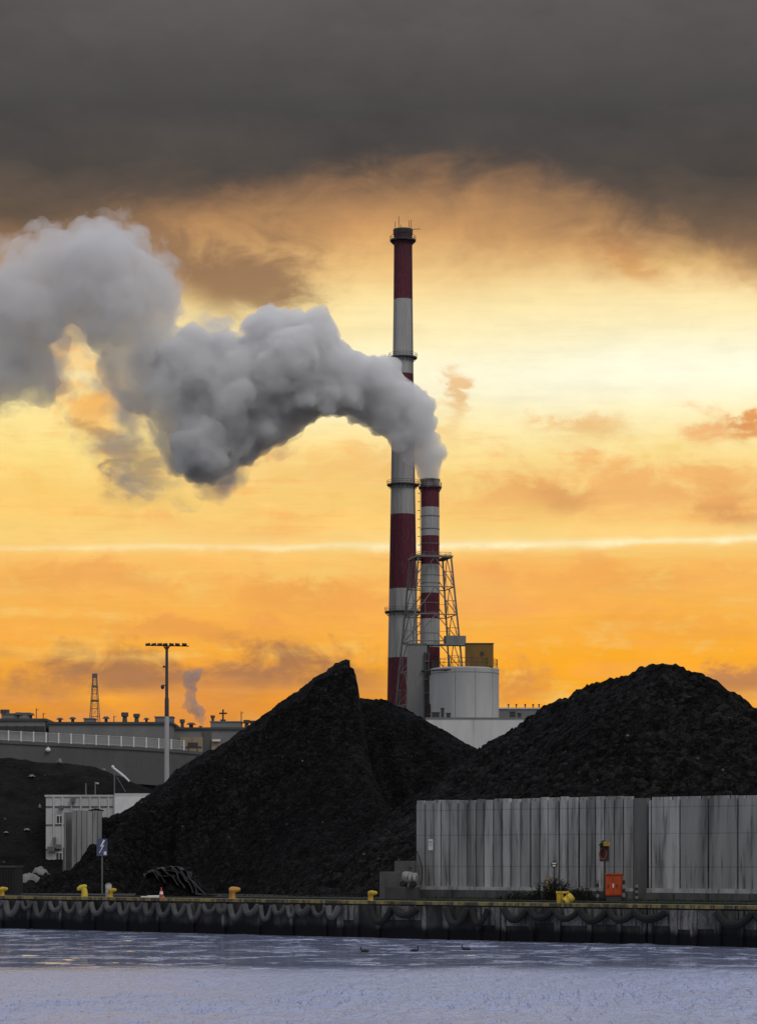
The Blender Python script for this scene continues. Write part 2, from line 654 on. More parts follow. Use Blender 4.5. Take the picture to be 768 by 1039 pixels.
# water: one sheet, finely rippled where the eye can follow the ripples
xs = np.concatenate([-np.geomspace(6000, 34, 26), np.arange(-33, 33.01, 0.16), np.geomspace(34, 6000, 26)])
ys = np.concatenate([np.array([-4000, -1500, -500, -150, -40, 0, 30, 50]), np.arange(62, 186, 0.28), np.geomspace(187, 4000, 12)])
XX, YY = np.meshgrid(xs, ys)
H = np.zeros_like(XX)
for k in range(70):
    lam = 0.7 * (5.0 / 0.7) ** rng.random()
    th = math.radians(rng.normal(62, 34))
    amp = 0.0115 * lam ** 0.95
    kk = 2 * np.pi / lam
    H += amp * 0.95 * np.sin(kk * (XX * np.cos(th) + YY * np.sin(th)) + rng.random() * 6.28)
patch = 0.75 + 0.8 * fbm(XX * 0.02, YY * 0.045, 3)
fade = np.clip((34 - np.abs(XX)) / 4, 0, 1) * np.clip((YY - 60) / 8, 0, 1) * np.clip((190 - YY) / 4, 0, 1)
wnd = np.clip((110 + 8 * fbm(XX * 0.03, YY * 0.03, 2) - YY) / 12, 0, 1)
paws = np.clip(fbm(XX * 0.45, YY * 0.2, 3) * 2.2 - 0.2, 0, 1)
lee = 0.5 * wnd + (1 - wnd) * (0.04 + 0.22 * paws)
H *= np.clip(patch, 0.35, 1.5) * fade * lee
v, f = height_mesh(XX, YY, H, np.ones_like(XX, bool))
water = link('water', mesh_np('water', v, f), 'water')
structure(water, 'rippled grey blue harbour water')

# ------------------------------------------------------------------ quay wall
QW = thing('quay_wall', 'stained concrete quay wall with a chipped yellow edge along the water', 'quay wall', tuple(q(0, 0, 0)), QANG)
# local axes: x along the quay, y inland
T0, T1 = -160.0, 160.0
mb = MB()
mb.box(T0, T1, 0.06, 1.2, -3.0, 1.98)
mb.build('wall_face', 'quay_recess_shade', QW, smooth=False)
mb = MB()
x = T0
while x < T1:
    w = random.uniform(2.2, 3.2)
    mb.box(x, x + w - 0.03, -0.06, 1.3, 1.98, 2.17)
    x += w
mb.build('coping', 'kerb', QW, smooth=False)
rib_px = [2, 30, 62, 95, 128, 160, 196, 228, 262, 296, 330, 346, 362, 384, 430, 452, 486, 505, 511, 540, 566, 598, 628, 653, 660, 684, 704, 728, 752, 775, 800]
mb = MB()
for px in rib_px:
    t = qt(px)
    w = random.uniform(0.10, 0.2)
    d = random.uniform(0.1, 0.22)
    mb.box(t - w, t + w, 0.06 - d, 0.055, -2.0, 1.895)
for t in np.arange(T0, qt(-10), 2.2):
    mb.box(t - 0.15, t + 0.15, -0.1, 0.055, -2.0, 1.895)
for t in np.arange(qt(815), T1, 2.2):
    mb.box(t - 0.15, t + 0.15, -0.1, 0.055, -2.0, 1.895)
mb.build('fender_pile', 'quay_face', QW, smooth=False)
mb = MB()
for i in range(len(rib_px) - 1):
    a, b = qt(rib_px[i]) + 0.22, qt(rib_px[i + 1]) - 0.22
    if rib_px[i] > 340 and random.random() < 0.85 and b - a > 0.5:
        mb.box(a, b, -0.03, 0.056, 0.95 + random.uniform(-0.15, 0.15), 1.89)
mb.build('facing_panel', 'quay_face', QW, smooth=False)

# rubber hoses hung in loops as fenders
def swag(px0, px1, sag, r, label, group, m='rubber'):
    t0, t1 = qt(px0), qt(px1)
    w = (t1 - t0) / 2
    pts = []
    for k in range(13):
        s = -1 + 2 * k / 12
        pts.append((s * w * (1 - 0.12 * (1 - abs(s))), -0.02 - r * 0.9 * (1 - s * s) - 0.1, -sag * (1 - abs(s) ** 2.4)))
    mb = MB().path(pts, r, 8)
    o = mb.build('fender_hose', m, None, tuple(q((t0 + t1) / 2, -0.02 - r * 0.6, 1.80)), QANG)
    return tag(o, label, 'fender', group)


i = 0
px = -6.0
while px < 338:
    w = 11.5 + random.uniform(-2.6, 3.2)
    if random.random() < 0.1:
        px += w
        continue
    swag(px, px + w, 0.62 + random.uniform(-0.24, 0.32), 0.165 + random.uniform(-0.035, 0.045),
         'narrow dark rubber hose loop hung in the close row on the quay wall', 'narrow fender loops on the quay wall')
    px += w + random.uniform(0.8, 2.6)
for a, b in ((380, 403), (403, 429), (456, 480), (480, 500), (513, 538), (539, 565), (566, 592), (593, 620), (621, 647), (648, 680), (730, 768), (770, 800)):
    swag(a + random.uniform(-2, 2), b + random.uniform(-3, 2), 0.62 + random.uniform(-0.22, 0.3), 0.20 + random.uniform(-0.03, 0.03),
         'wide sagging dark rubber hose loop hung on the panelled stretch of quay wall', 'wide fender loops on the quay wall', 'rubber_dark')

# rail and kerb stones on the quay
CR = thing('crane_rail', 'low dark steel rail running along the quay behind the yellow edge', 'rail', tuple(q(0, 3.2, GZ)), QANG)
mb = MB(); mb.box(-150, 150, -0.09, 0.09, 0.0, 0.03); mb.box(-150, 150, -0.02, 0.02, 0.03, 0.10); mb.box(-150, 150, -0.04, 0.04, 0.10, 0.14)
mb.build('rail_profile', 'steel_dark', CR, smooth=False)

# ------------------------------------------------------------------ storage walls
WOFF = 14.0
WZ0, WZ1 = 2.86, 8.41
tL, tM, tR = qt(421, WOFF), qt(657, WOFF), 260.0 * 0 + qt(768, WOFF) + 9.0


def wall_panel(w, depth, z0, z1, nub, mat, parent, x0, dy=0.0, name='panel'):
    mb = MB()
    c = 0.05
    poly = [(c, dy), (w - c, dy), (w, dy + c * 1.5), (w, depth), (0, depth), (0, dy + c * 1.5)]
    mb.prism([(x0 + p[0], p[1]) for p in poly], (0, 0, z0), (0, 0, z1), (1, 0, 0), (0, 1, 0))
    for a, b in nub:
        mb.box(x0 + a * w, x0 + b * w, dy + 0.01, depth - 0.01, z1 - 0.01, z1 + 0.19)
    return mb.build(name, mat, parent, smooth=False)


WL = thing('storage_wall', 'long grey concrete coal storage wall of narrow upright panels', 'concrete wall', tuple(q(tL, WOFF, 0)), QANG)
length = qt(641, WOFF) - tL
seams = [421, 430, 439, 446, 455, 464, 473, 482, 490, 499, 508, 517, 527, 536.6, 546, 555, 565.5, 575, 585.5, 594, 603, 612, 622, 631, 641]
for a, b in zip(seams[:-1], seams[1:]):
    x0, x1 = qt(a, WOFF) - tL, qt(b, WOFF) - tL
    gap = 0.11 if a in (536.6, 565.5, 585.5) else 0.055
    wall_panel(x1 - x0 - gap, 0.32, WZ0, WZ1 - 0.22 + 0.10 * (a - 421) / 220 + random.uniform(-0.05, 0.05), ((0.12, 0.5), (0.62, 0.88)), 'wall_conc', WL, x0 + gap, random.uniform(0, 0.07))
mb = MB(); mb.box(-0.2, length, -0.45, 0.9, GZ - 0.2, 2.66); 
mb.build('footing', 'footing', WL, smooth=False)
mb = MB(); mb.box(-0.2, length, -0.2, 0.6, 2.66, WZ0); mb.build('ledge', 'ledge', WL, smooth=False)
x0, x1 = qt(641.5, WOFF) - tL, qt(648, WOFF) - tL
mb = MB(); mb.box(x0, qt(654.6, WOFF) - tL, 0.10, 0.5, GZ, WZ1 - 0.1)
M['wall_dark'] = weathered('dark_panel_concrete', g(0.16), g(0.09), g(0.035), 1.1, 0.1, 0.9)  # darker concrete tone for the strip between the two wall sections
mb.build('end_panel', 'wall_dark', WL, smooth=False)
mb = MB()                                          # black sheet added behind the panels to make the open joints dark
mb.box(0.0, length, 0.33, 0.4, WZ0, WZ1 - 0.32)
mb.build('dark_joint_sheet', 'black', WL, smooth=False)

WR = thing('storage_wall', 'grey concrete storage wall of broad flat panels right of the narrow panels', 'concrete wall', tuple(q(tM, WOFF, 0)), QANG)
sx = [657, 659.5, 688.5, 717.5, 747, 776, 805] + [834 + 29 * k for k in range(9)]
for k, (a, b) in enumerate(zip(sx[:-1], sx[1:])):
    x0, x1 = qt(a, WOFF) - tM, qt(b, WOFF) - tM
    nub = ((0.02, 0.22), (0.32, 0.68), (0.80, 0.98)) if k else ()
    wall_panel(x1 - x0 - 0.09, 0.3, WZ0, WZ1 - 0.24 - 0.0 * k + random.uniform(-0.02, 0.02), nub, 'wall_conc', WR, x0 + 0.05, random.uniform(0, 0.04) - (0.03 if k == 0 else 0))
mb = MB()
L = qt(sx[-1], WOFF) - tM
xx = 0.0
while xx < L:
    w = random.uniform(2.2, 3.0)
    mb.box(xx, min(xx + w - 0.06, L), -0.5 + random.uniform(-0.04, 0.04), 0.8, GZ - 0.2, 2.6)
    xx += w

mb.build('footing', 'footing', WR, smooth=False)
mb = MB(); mb.box(0, L, -0.16, 0.55, 2.6, WZ0); mb.build('ledge', 'ledge', WR, smooth=False)


def wall_pt(px, py, out):
    """a point OUT metres in front of the storage wall"""
    t = qt(px, WOFF - out)
    p = q(t, WOFF - out, 0)
    return Vector((p.x, p.y, ZW(py, p.y)))


# white notice
nt_ = thing('notice_plate', 'small white notice plate fixed near the end of the storage wall', 'notice', tuple(wall_pt(437, 857, 0.02)), QANG)
mb = MB(); mb.box(-0.19, 0.19, -0.03, 0.0, -0.36, 0.36); mb.build('plate', 'white', nt_, smooth=False)
mb = MB(); mb.box(-0.13, 0.13, -0.036, -0.03, 0.02, 0.05); mb.box(-0.13, 0.1, -0.036, -0.03, -0.1, -0.07); mb.box(-0.13, 0.13, -0.036, -0.03, 0.14, 0.2)
mb.build('printed_line', 'steel', nt_, smooth=False)

# ------------------------------------------------------------------ coal heaps
def soft_cones(XX, YY, pts, s, k=3.0):
    acc = np.zeros_like(XX)
    mx = np.full_like(XX, -1e9)
    for (x, y, z) in pts:
        mx = np.maximum(mx, z - s * np.hypot(XX - x, YY - y))
    for (x, y, z) in pts:
        h = z - s * np.hypot(XX - x, YY - y)
        acc += np.exp(k * np.maximum(h - mx, -20))
    return mx, acc


def cones(XX, YY, pts, s):
    mx = np.full_like(XX, -1e9)
    for (x, y, z) in pts:
        mx = np.maximum(mx, z - s * np.sqrt((XX - x) ** 2 + (YY - y) ** 2 + 0.25))
    return mx


# right heap, behind the storage wall
prof = [(282, 904), (300, 893), (330, 874), (360, 856), (390, 836), (420, 816), (445, 800), (470, 783), (500, 750), (528, 732), (556, 715), (577, 703),
        (598, 694), (632, 684), (650, 677), (664, 673), (678, 672), (695, 678), (716, 684), (737, 698), (768, 717), (820, 752), (880, 795), (940, 840)]
pp = np.array(prof, float)
rpts = []
for px in np.arange(280, 940, 4.0):
    py = np.interp(px, pp[:, 0], pp[:, 1])
    off = np.interp(px, [290, 340, 420, 550, 620, 672, 800, 940], [25, 28.5, 33.5, 34, 31, 28.5, 27, 24])
    p = qp(px, off)
    rpts.append((p.x, p.y, ZW(py, p.y)))
tt = np.arange(qt(285, 20) - 12, qt(960, 25) + 26, 0.17)
oo = np.arange(5.0, 60, 0.2)
TT, OO = np.meshgrid(tt, oo)
XX = QA[0] + QD[0] * TT + QN[0] * OO
YY = QA[1] + QD[1] * TT + QN[1] * OO
wx = XX + 0.7 * fbm(XX * 0.25, YY * 0.25, 3)
wy = YY + 0.7 * fbm(XX * 0.25 + 40, YY * 0.25, 3)
rough = 0.3 + 0.22 * fbm(XX * 0.22, YY * 0.22, 4) + 0.24 * fbm(XX * 0.9, YY * 0.9, 4, 0.6, billow=True) + 0.10 * fbm(XX * 2.6 + 9, YY * 2.6, 2)
lump = np.maximum(fbm(XX * 1.7 + 3, YY * 1.7, 2), 0)
rough = rough + 0.42 * lump


def crest_error(Zf_, tab, lo, hi, step=6.0):
    """how far (in picture units) a heap's outline stands off the outline it should have"""
    pxv = XX / YY * F + 384
    pyv = HY - (Zf_ - EYE) / YY * F
    edges_ = np.arange(lo, hi + step, step)
    out = []
    for a_, b_ in zip(edges_[:-1], edges_[1:]):
        m_ = (pxv >= a_) & (pxv < b_)
        c_ = (a_ + b_) / 2
        out.append((c_, (pyv[m_].min() - np.interp(c_, tab[:, 0], tab[:, 1])) if m_.any() else 0.0))
    return np.array(out)


for _ in range(4):
    Z = cones(wx, wy, rpts, 0.72) + rough
    err = crest_error(Z, pp, 300, 900)
    ev_ = np.convolve(np.pad(err[:, 1], 2, mode='edge'), np.ones(5) / 5, 'valid')
    rpts = [(x_, y_, z_ + float(np.interp(x_ / y_ * F + 384, err[:, 0], ev_)) * y_ / F * 0.8) for x_, y_, z_ in rpts]
# held by the wall
inwall = (TT > tL - 0.1) & (OO < WOFF + 0.42)
behind = (TT > tL - 0.1) & (OO >= WOFF + 0.42) & (OO < WOFF + 4)
Z = np.where(behind, np.minimum(Z, 8.2 + 0.9 * (OO - WOFF - 0.4) + 0.15 * fbm(XX, YY, 3)), Z)
Z = np.where(TT < tL, np.minimum(Z, GZ - 0.3 + 0.8 * (OO - 14.2 + 0.8 * fbm(XX * 0.4, YY * 0.4, 3))), Z)
keep = (Z > GZ - 0.25) & ~inwall
v, f = height_mesh(XX, YY, np.maximum(Z, GZ - 0.3), keep)
# drop whatever of the heap would stick out through the wall
tv = (v[:, 0] - QA[0]) * QD[0] + (v[:, 1] - QA[1]) * QD[1]
ov = (v[:, 0] - QA[0]) * QN[0] + (v[:, 1] - QA[1]) * QN[1]
bad = (tv > tL - 0.05) & (ov < WOFF + 0.40)
f = f[~bad[f].any(1)]
tag(link('coal_heap', mesh_np('coal_heap', v, f), 'coal_rough'), 'broad coarse black coal heap with a rounded top behind the concrete storage wall', 'coal heap')

# left heap with its sheer peak
wedge = [(-5, 912), (13, 903), (40, 892), (64, 884), (81, 873), (96, 862.5), (99, 830), (122, 824), (135, 816), (150, 807), (162, 799), (176, 785), (190, 773),
         (203, 765.5), (217, 762), (237, 748), (250, 739.5), (262, 731), (285, 712), (313, 693), (338, 674), (350, 668.5), (353, 669)]
mound = [(300, 745), (320, 722), (340, 708), (352, 704.5), (368, 705), (384, 705), (401, 710), (413, 716), (426, 722), (436, 729), (447, 738.5), (460, 750), (475, 763), (500, 786), (540, 822), (600, 880)]
wp, mp = np.array(wedge, float), np.array(mound, float)
xs = np.arange(-31, 22, 0.17)
ys = np.arange(176, 246, 0.24)
XX, YY = np.meshgrid(xs, ys)
wob = 1.0 * fbm(XX * 0.12, YY * 0.12, 3) + 0.3 * fbm(XX * 0.7, YY * 0.7, 3)
wf = wp[(wp[:, 0] < 96) | (wp[:, 0] > 145)]


def windrow(yr, tab):
    px_ = (XX + 0.15 * fbm(YY * 0.6, XX * 0.6, 3)) / yr * F + 384
    R = EYE + (HY - np.interp(px_, tab[:, 0], tab[:, 1])) / F * yr
    dy = YY - yr
    df = np.maximum(-dy, 0) + wob * 0.5 * np.clip(-dy / 4, 0, 1)
    db = np.maximum(dy, 0)
    # a flatter lip under the crest, then the steep face a shovel left, then the run-out
    bench = 4.6 + 2.0 * fbm(XX * 0.18, XX * 0 + 3.3, 2)
    gz_ = 0.22 * np.minimum(df, bench) + 1.30 * np.clip(df - bench, 0, 4.5) + 0.64 * np.maximum(df - bench - 4.5, 0)
    low = np.clip((R - 7) / 6, 0, 1)
    gz_ = gz_ * low + 0.72 * df * (1 - low)
    return R - gz_ - 0.75 * db, dy


YRf = np.interp(XX, [XW(-5, 196), XW(100, 200), XW(180, 209), XW(350, 212)], [195, 200, 210, 212])
YRb = np.interp(XX, [XW(-5, 196), XW(98, 200), XW(180, 209), XW(350, 212)], [195, 209, 210, 212])
Zf, dyf = windrow(YRf, wf)
Zb, dy = windrow(YRb, wp)
Zw = np.where((YY < 207.75) & (XX < XW(180, 209)), Zf, np.maximum(Zb, Zf))
# the cut side of the peak
fwd = np.maximum(-dy, 0)
xcut = XW(353.5, 212) + 0.10 * fwd + 0.16 * fbm(YY * 0.35, XX * 0 + 1.7, 3) + 0.12 * fbm(YY * 1.5, XX * 0 + 4.7, 2)
soft = 0.06 + 0.26 * fwd
cut = np.clip((XX - xcut) / soft, 0, 1)
cut = cut * cut * (3 - 2 * cut)
YM = 219.0
MR = EYE + (HY - np.interp(XX / YM * F + 384, mp[:, 0], mp[:, 1])) / F * YM
mpts = []
for px in np.arange(300, 600, 4):
    py = np.interp(px, mp[:, 0], mp[:, 1])
    ym = 217 - 6 * np.clip((px - 380) / 100, 0, 1)
    mpts.append((XW(px, ym), ym, ZW(py, ym)))
Zm = cones(XX + 0.6 * fbm(XX * 0.3, YY * 0.3, 3), YY + 0.6 * fbm(XX * 0.3 + 7, YY * 0.3, 3), mpts, 0.71)
Zw2 = Zw * (1 - cut) + np.minimum(Zw, Zm) * cut
Zw2 = np.where((dy > 0) & (XX > xcut), -5, Zw2)
Z = np.maximum(Zw2, Zm)
ero = fbm(XX * 0.5, YY * 0.13, 4)
am = np.clip((Z - GZ) / 3, 0.2, 1)
Z += am * (0.30 * fbm(XX * 0.25, YY * 0.25, 4) + 0.8 * ero * np.clip(fwd / 3, 0, 1)) + 0.14 * fbm(XX * 1.1, YY * 1.1, 4, 0.6, billow=True) + 0.07 * fbm(XX * 3, YY * 3, 2)
Z += 0.22 * np.maximum(fbm(XX * 1.3 + 8, YY * 1.3, 2) - 0.12, 0)
keep = Z > GZ - 0.25
v, f = height_mesh(XX, YY, np.maximum(Z, GZ - 0.3), keep)
tag(link('coal_heap', mesh_np('coal_heap', v, f), 'coal'), 'steep black coal heap with a sharp peak cut sheer on one side', 'coal heap')

# far dusty heap at the left
prof = np.array([(-160, 800), (-80, 775), (-20, 769), (10, 767), (30, 768), (60, 771), (90, 776), (120, 786), (150, 800), (190, 826), (240, 860)], float)
pts = []
for px in np.arange(-160, 240, 5):
    py = np.interp(px, prof[:, 0], prof[:, 1])
    Yh = 256
    pts.append((XW(px, Yh), Yh, ZW(py, Yh)))
xs = np.arange(-75, -8, 0.34)
ys = np.arange(226, 285, 0.36)
XX, YY = np.meshgrid(xs, ys)
Z = cones(XX + 1.2 * fbm(XX * 0.12, YY * 0.12, 3), YY + 1.8 * fbm(XX * 0.12 + 5, YY * 0.12, 3), pts, 0.52)
Z += 0.35 * fbm(XX * 0.2, YY * 0.2, 4) + 0.12 * fbm(XX, YY, 3)
keep = Z > GZ - 0.25
v, f = height_mesh(XX, YY, np.maximum(Z, GZ - 0.3), keep)
tag(link('coal_heap', mesh_np('coal_heap', v, f), 'coal_far'), 'low dusty dark coal heap in front of the concrete overpass', 'coal heap')
FARH = (XX, YY, Z)


def far_surface(px, py):
    """where the sight line meets the far heap"""
    best = None
    for Yv in np.arange(228, 262, 0.4):
        x, z = XW(px, Yv), ZW(py, Yv)
        i = int(round((x - xs[0]) / 0.34)); j = int(round((Yv - ys[0]) / 0.36))
        if 0 <= i < len(xs) and 0 <= j < len(ys) and Z[j, i] >= z:
            return Vector((x, Yv, Z[j, i]))
    return None


def crumpled(w, d, h, seed, n=14):
    vs, fs = [], []
    for j in range(n + 1):
        for i in range(n + 1):
            a, b = i / n - 0.5, j / n - 0.5
            e = max(0.0, 1 - (a * a + b * b) * 3.4)
            nn = mnoise.fractal(Vector((a * 4 + seed, b * 4, seed)), 1.0, 2.0, 3)
            rr = 1 + 0.25 * mnoise.noise(Vector((math.atan2(b, a) * 1.5, seed, 2)))
            vs.append((a * w * rr, b * d * rr, h * (0.8 * e ** 0.6 + 0.28 * nn * (0.4 + e)) + 0.06))
    for j in range(n):
        for i in range(n):
            o = j * (n + 1) + i
            fs.append((o, o + 1, o + n + 2, o + n + 1))
    b_ = len(vs)
    vs += [(x, y, z - 0.05) for x, y, z in vs]
    fs += [tuple(reversed([k + b_ for k in q_])) for q_ in fs]
    mb = MB()
    mb._add(vs, fs)
    ring = [i for i in range(n + 1)] + [j * (n + 1) + n for j in range(1, n + 1)] + [n * (n + 1) + i for i in range(n - 1, -1, -1)] + [j * (n + 1) for j in range(n - 1, 0, -1)]
    for k in range(len(ring)):
        a, b2 = ring[k], ring[(k + 1) % len(ring)]
        mb.f.append((a, b2, b2 + b_, a + b_))
    return mb


for k, (px, py, w, d, h, lab) in enumerate([
        (61, 775, 0.5, 0.4, 0.4, 'small white plastic scrap caught near the crest of the far heap'),
        (33, 790, 0.5, 0.5, 0.2, 'pale sheet scrap with a trailing crease below the crest of the far heap'),
        (41, 824, 0.22, 0.2, 0.35, 'tiny upright white scrap on the far heap just left of the white building'),
        (28, 843, 0.5, 0.5, 0.16, 'flat white scrap lying on the lower slope of the far heap'),
        (7, 847, 0.35, 0.4, 0.12, 'faint grey scrap lying low at the left end of the far heap'),
        (106, 782, 0.3, 0.4, 0.15, 'grey scrap on the far heap behind the roof poles')]):
    p = far_surface(px, py)
    if p is not None:
        o = crumpled(w, d, h, k * 3.1).build('plastic_scrap', 'tarp', None, tuple(p + Vector((0, -0.2, 0.02))), random.uniform(-1, 1))
        tag(o, lab, 'scrap', 'scraps of plastic on the far heap')

# white sheets at the foot of the heap, by the left
for k, (px, py, Y, w, h, rz, lab) in enumerate([
        (30, 893, 203, 1.7, 0.8, 0.3, 'larger crumpled white plastic sheet at the foot of the far heap'),
        (41, 885, 205, 1.0, 0.6, 0.9, 'smaller folded white plastic sheet lying against the near coal slope')]):
    p = P(px, py, Y)
    o = crumpled(w, 1.2, h, 20 + k * 5.7).build('plastic_sheet', 'tarp', None, (p.x, p.y, max(GZ, p.z - 0.2)), rz)
    tag(o, lab, 'plastic sheet', 'white sheets below the heaps')
    mb = MB()

# ------------------------------------------------------------------ power station
s1 = 830 / F
c1 = P(408.8, 0, 830); c1.z = GZ
z1 = lambda y: ZW(y, 830) - GZ
CH = thing('tall_chimney', 'tall slim red and white banded chimney rising behind the plume', 'chimney', tuple(c1))
RED = (0.10, 0.022, 0.036, 1)
WHT = (0.34, 0.335, 0.33, 1)
m_tall = banded_mat('tall_stack_bands', [z1(y) for y in (816, 743, 670, 598, 525, 453, 380, 307)], True, WHT, RED)
prof = [(r * s1, z1(y)) for y, r in ((880, 19.5), (712, 16.0), (670, 15.3), (497, 12.3), (400, 10.8), (307, 9.6), (238, 9.1))]
mb = MB().lathe(prof, n=40); mb.build('shaft', m_tall, CH)
mb = MB().lathe([(9.1 * s1, z1(239)), (9.9 * s1, z1(238)), (10.0 * s1, z1(233)), (8.4 * s1, z1(233)), (8.2 * s1, z1(236))], n=40)
mb.build('rim', 'steel_dark', CH)


def rad(y):
    ys_, rs_ = [238, 307, 400, 497, 670, 712, 880], [9.1, 9.6, 10.8, 12.3, 15.3, 16.0, 19.5]
    return float(np.interp(y, ys_, rs_)) * s1


for y in (244, 363, 492, 621):
    r0 = rad(y)
    zz = z1(y)
    mb = MB()
    mb.lathe([(r0 - 0.2, zz - 0.25), (r0 + 1.25, zz - 0.25), (r0 + 1.25, zz + 0.15), (r0 - 0.2, zz + 0.15)], n=40, caps=False)
    for k in range(20):
        a = k * math.pi / 10
        mb.tube((math.cos(a) * (r0 + 0.1), math.sin(a) * (r0 + 0.1), zz - 1.3), (math.cos(a) * (r0 + 1.2), math.sin(a) * (r0 + 1.2), zz - 0.2), 0.09, n=4)
    pl = mb.build('gallery', 'steel_dark', CH)
    mb = MB()
    for h in (0.7, 1.3):
        mb.path([(math.cos(a) * (r0 + 1.2), math.sin(a) * (r0 + 1.2), zz + h) for a in np.linspace(0, 2 * math.pi, 40, endpoint=False)], 0.05, 4, True)
    for k in range(24):
        a = k * math.pi / 12
        mb.tube((math.cos(a) * (r0 + 1.2), math.sin(a) * (r0 + 1.2), zz + 0.1), (math.cos(a) * (r0 + 1.2), math.sin(a) * (r0 + 1.2), zz + 1.35), 0.05, n=4)
    mb.build('handrail', 'steel_dark', pl)
for k, (a, h) in enumerate(((0.3, 3.2), (1.8, 2.2), (2.7, 2.8), (4.2, 3.6), (5.5, 2.4))):
    mb = MB().tube((math.cos(a) * 2.7, math.sin(a) * 2.7, z1(234)), (math.cos(a) * 2.7, math.sin(a) * 2.7, z1(233) + h), 0.09, n=5)
    mb.build('lightning_rod', 'steel_dark', CH)
mb = MB().tube((2.5, -0.5, z1(235) + 0.6), (5.4, -1.0, z1(235) + 0.6), 0.1, n=5)
mb.build('davit', 'steel_dark', CH)
mb = MB()
a = math.radians(-28)
for dx in (-0.25, 0.25):
    mb.path([((rad(y) + 0.25) * math.cos(a + dx / rad(y)), (rad(y) + 0.25) * math.sin(a + dx / rad(y)), z1(y)) for y in range(240, 870, 30)], 0.07, 4)
for z in np.arange(5, z1(240), 1.2):
    y = HY - (z + GZ - EYE) / s1
    r = rad(y) + 0.25
    mb.tube((r * math.cos(a - 0.25 / r), r * math.sin(a - 0.25 / r), z), (r * math.cos(a + 0.25 / r), r * math.sin(a + 0.25 / r), z), 0.05, n=4)
mb.build('ladder', 'steel_dark', CH)

s2 = 800 / F
c2 = P(436.3, 0, 800); c2.z = GZ
z2 = lambda y: ZW(y, 800) - GZ
SC = thing('short_chimney', 'shorter red and white banded chimney giving off steam inside the steel tower', 'chimney', tuple(c2))
m_short = banded_mat('short_stack_bands', [z2(y) for y in (830, 802, 774, 746, 718, 689, 660, 631, 602, 573, 544, 515.5)], True, WHT, RED)
mb = MB().lathe([(10.4 * s2, z2(880)), (9.8 * s2, z2(660)), (9.4 * s2, z2(560)), (9.3 * s2, z2(489))], n=36); mb.build('shaft', m_short, SC)
mb = MB().lathe([(9.3 * s2, z2(490)), (10.1 * s2, z2(489)), (10.1 * s2, z2(486.5)), (8.8 * s2, z2(486.5)), (8.6 * s2, z2(492))], n=36); mb.build('rim', 'steel_dark', SC)
for y in (524, 537, 552, 584, 592, 612, 622, 643):
    mb = MB().lathe([(9.3 * s2, z2(y) - 0.12), (9.75 * s2, z2(y) - 0.12), (9.75 * s2, z2(y) + 0.12), (9.3 * s2, z2(y) + 0.12)], n=36, caps=False)
    mb.build('hoop', 'steel', SC)
zz = z2(494.5)
mb = MB().lathe([(9.2 * s2, zz - 0.25), (11.8 * s2, zz - 0.25), (11.8 * s2, zz + 0.15), (9.2 * s2, zz + 0.15)], n=36, caps=False)
for k in range(16):
    a = k * math.pi / 8
    mb.tube((math.cos(a) * 9.3 * s2, math.sin(a) * 9.3 * s2, zz - 1.4), (math.cos(a) * 11.6 * s2, math.sin(a) * 11.6 * s2, zz - 0.2), 0.09, n=4)
gl = mb.build('gallery', 'steel_dark', SC)
mb = MB()
for h in (0.7, 1.3):
    mb.path([(math.cos(a) * 11.6 * s2, math.sin(a) * 11.6 * s2, zz + h) for a in np.linspace(0, 2 * math.pi, 36, endpoint=False)], 0.06, 4, True)
for k in range(20):
    a = k * math.pi / 10
    mb.tube((math.cos(a) * 11.6 * s2, math.sin(a) * 11.6 * s2, zz), (math.cos(a) * 11.6 * s2, math.sin(a) * 11.6 * s2, zz + 1.35), 0.05, n=4)
mb.build('handrail', 'steel_dark', gl)
mb = MB()
for dx in (-0.35, 0.35):
    mb.tube((-10.2 * s2, dx, 3), (-9.9 * s2, dx, z2(490)), 0.08, n=4)
for z in np.arange(4, z2(490), 0.9):
    mb.tube((-10.0 * s2, -0.35, z), (-10.0 * s2, 0.35, z), 0.06, n=4)
for z in np.arange(6, z2(490), 2.6):
    mb.path([(-10.0 * s2 - 0.75 * math.sin(t) - 0.05, 0.55 * math.cos(t), z) for t in np.linspace(0, math.pi, 8)], 0.06, 4)
mb.build('caged_ladder', 'steel', SC)

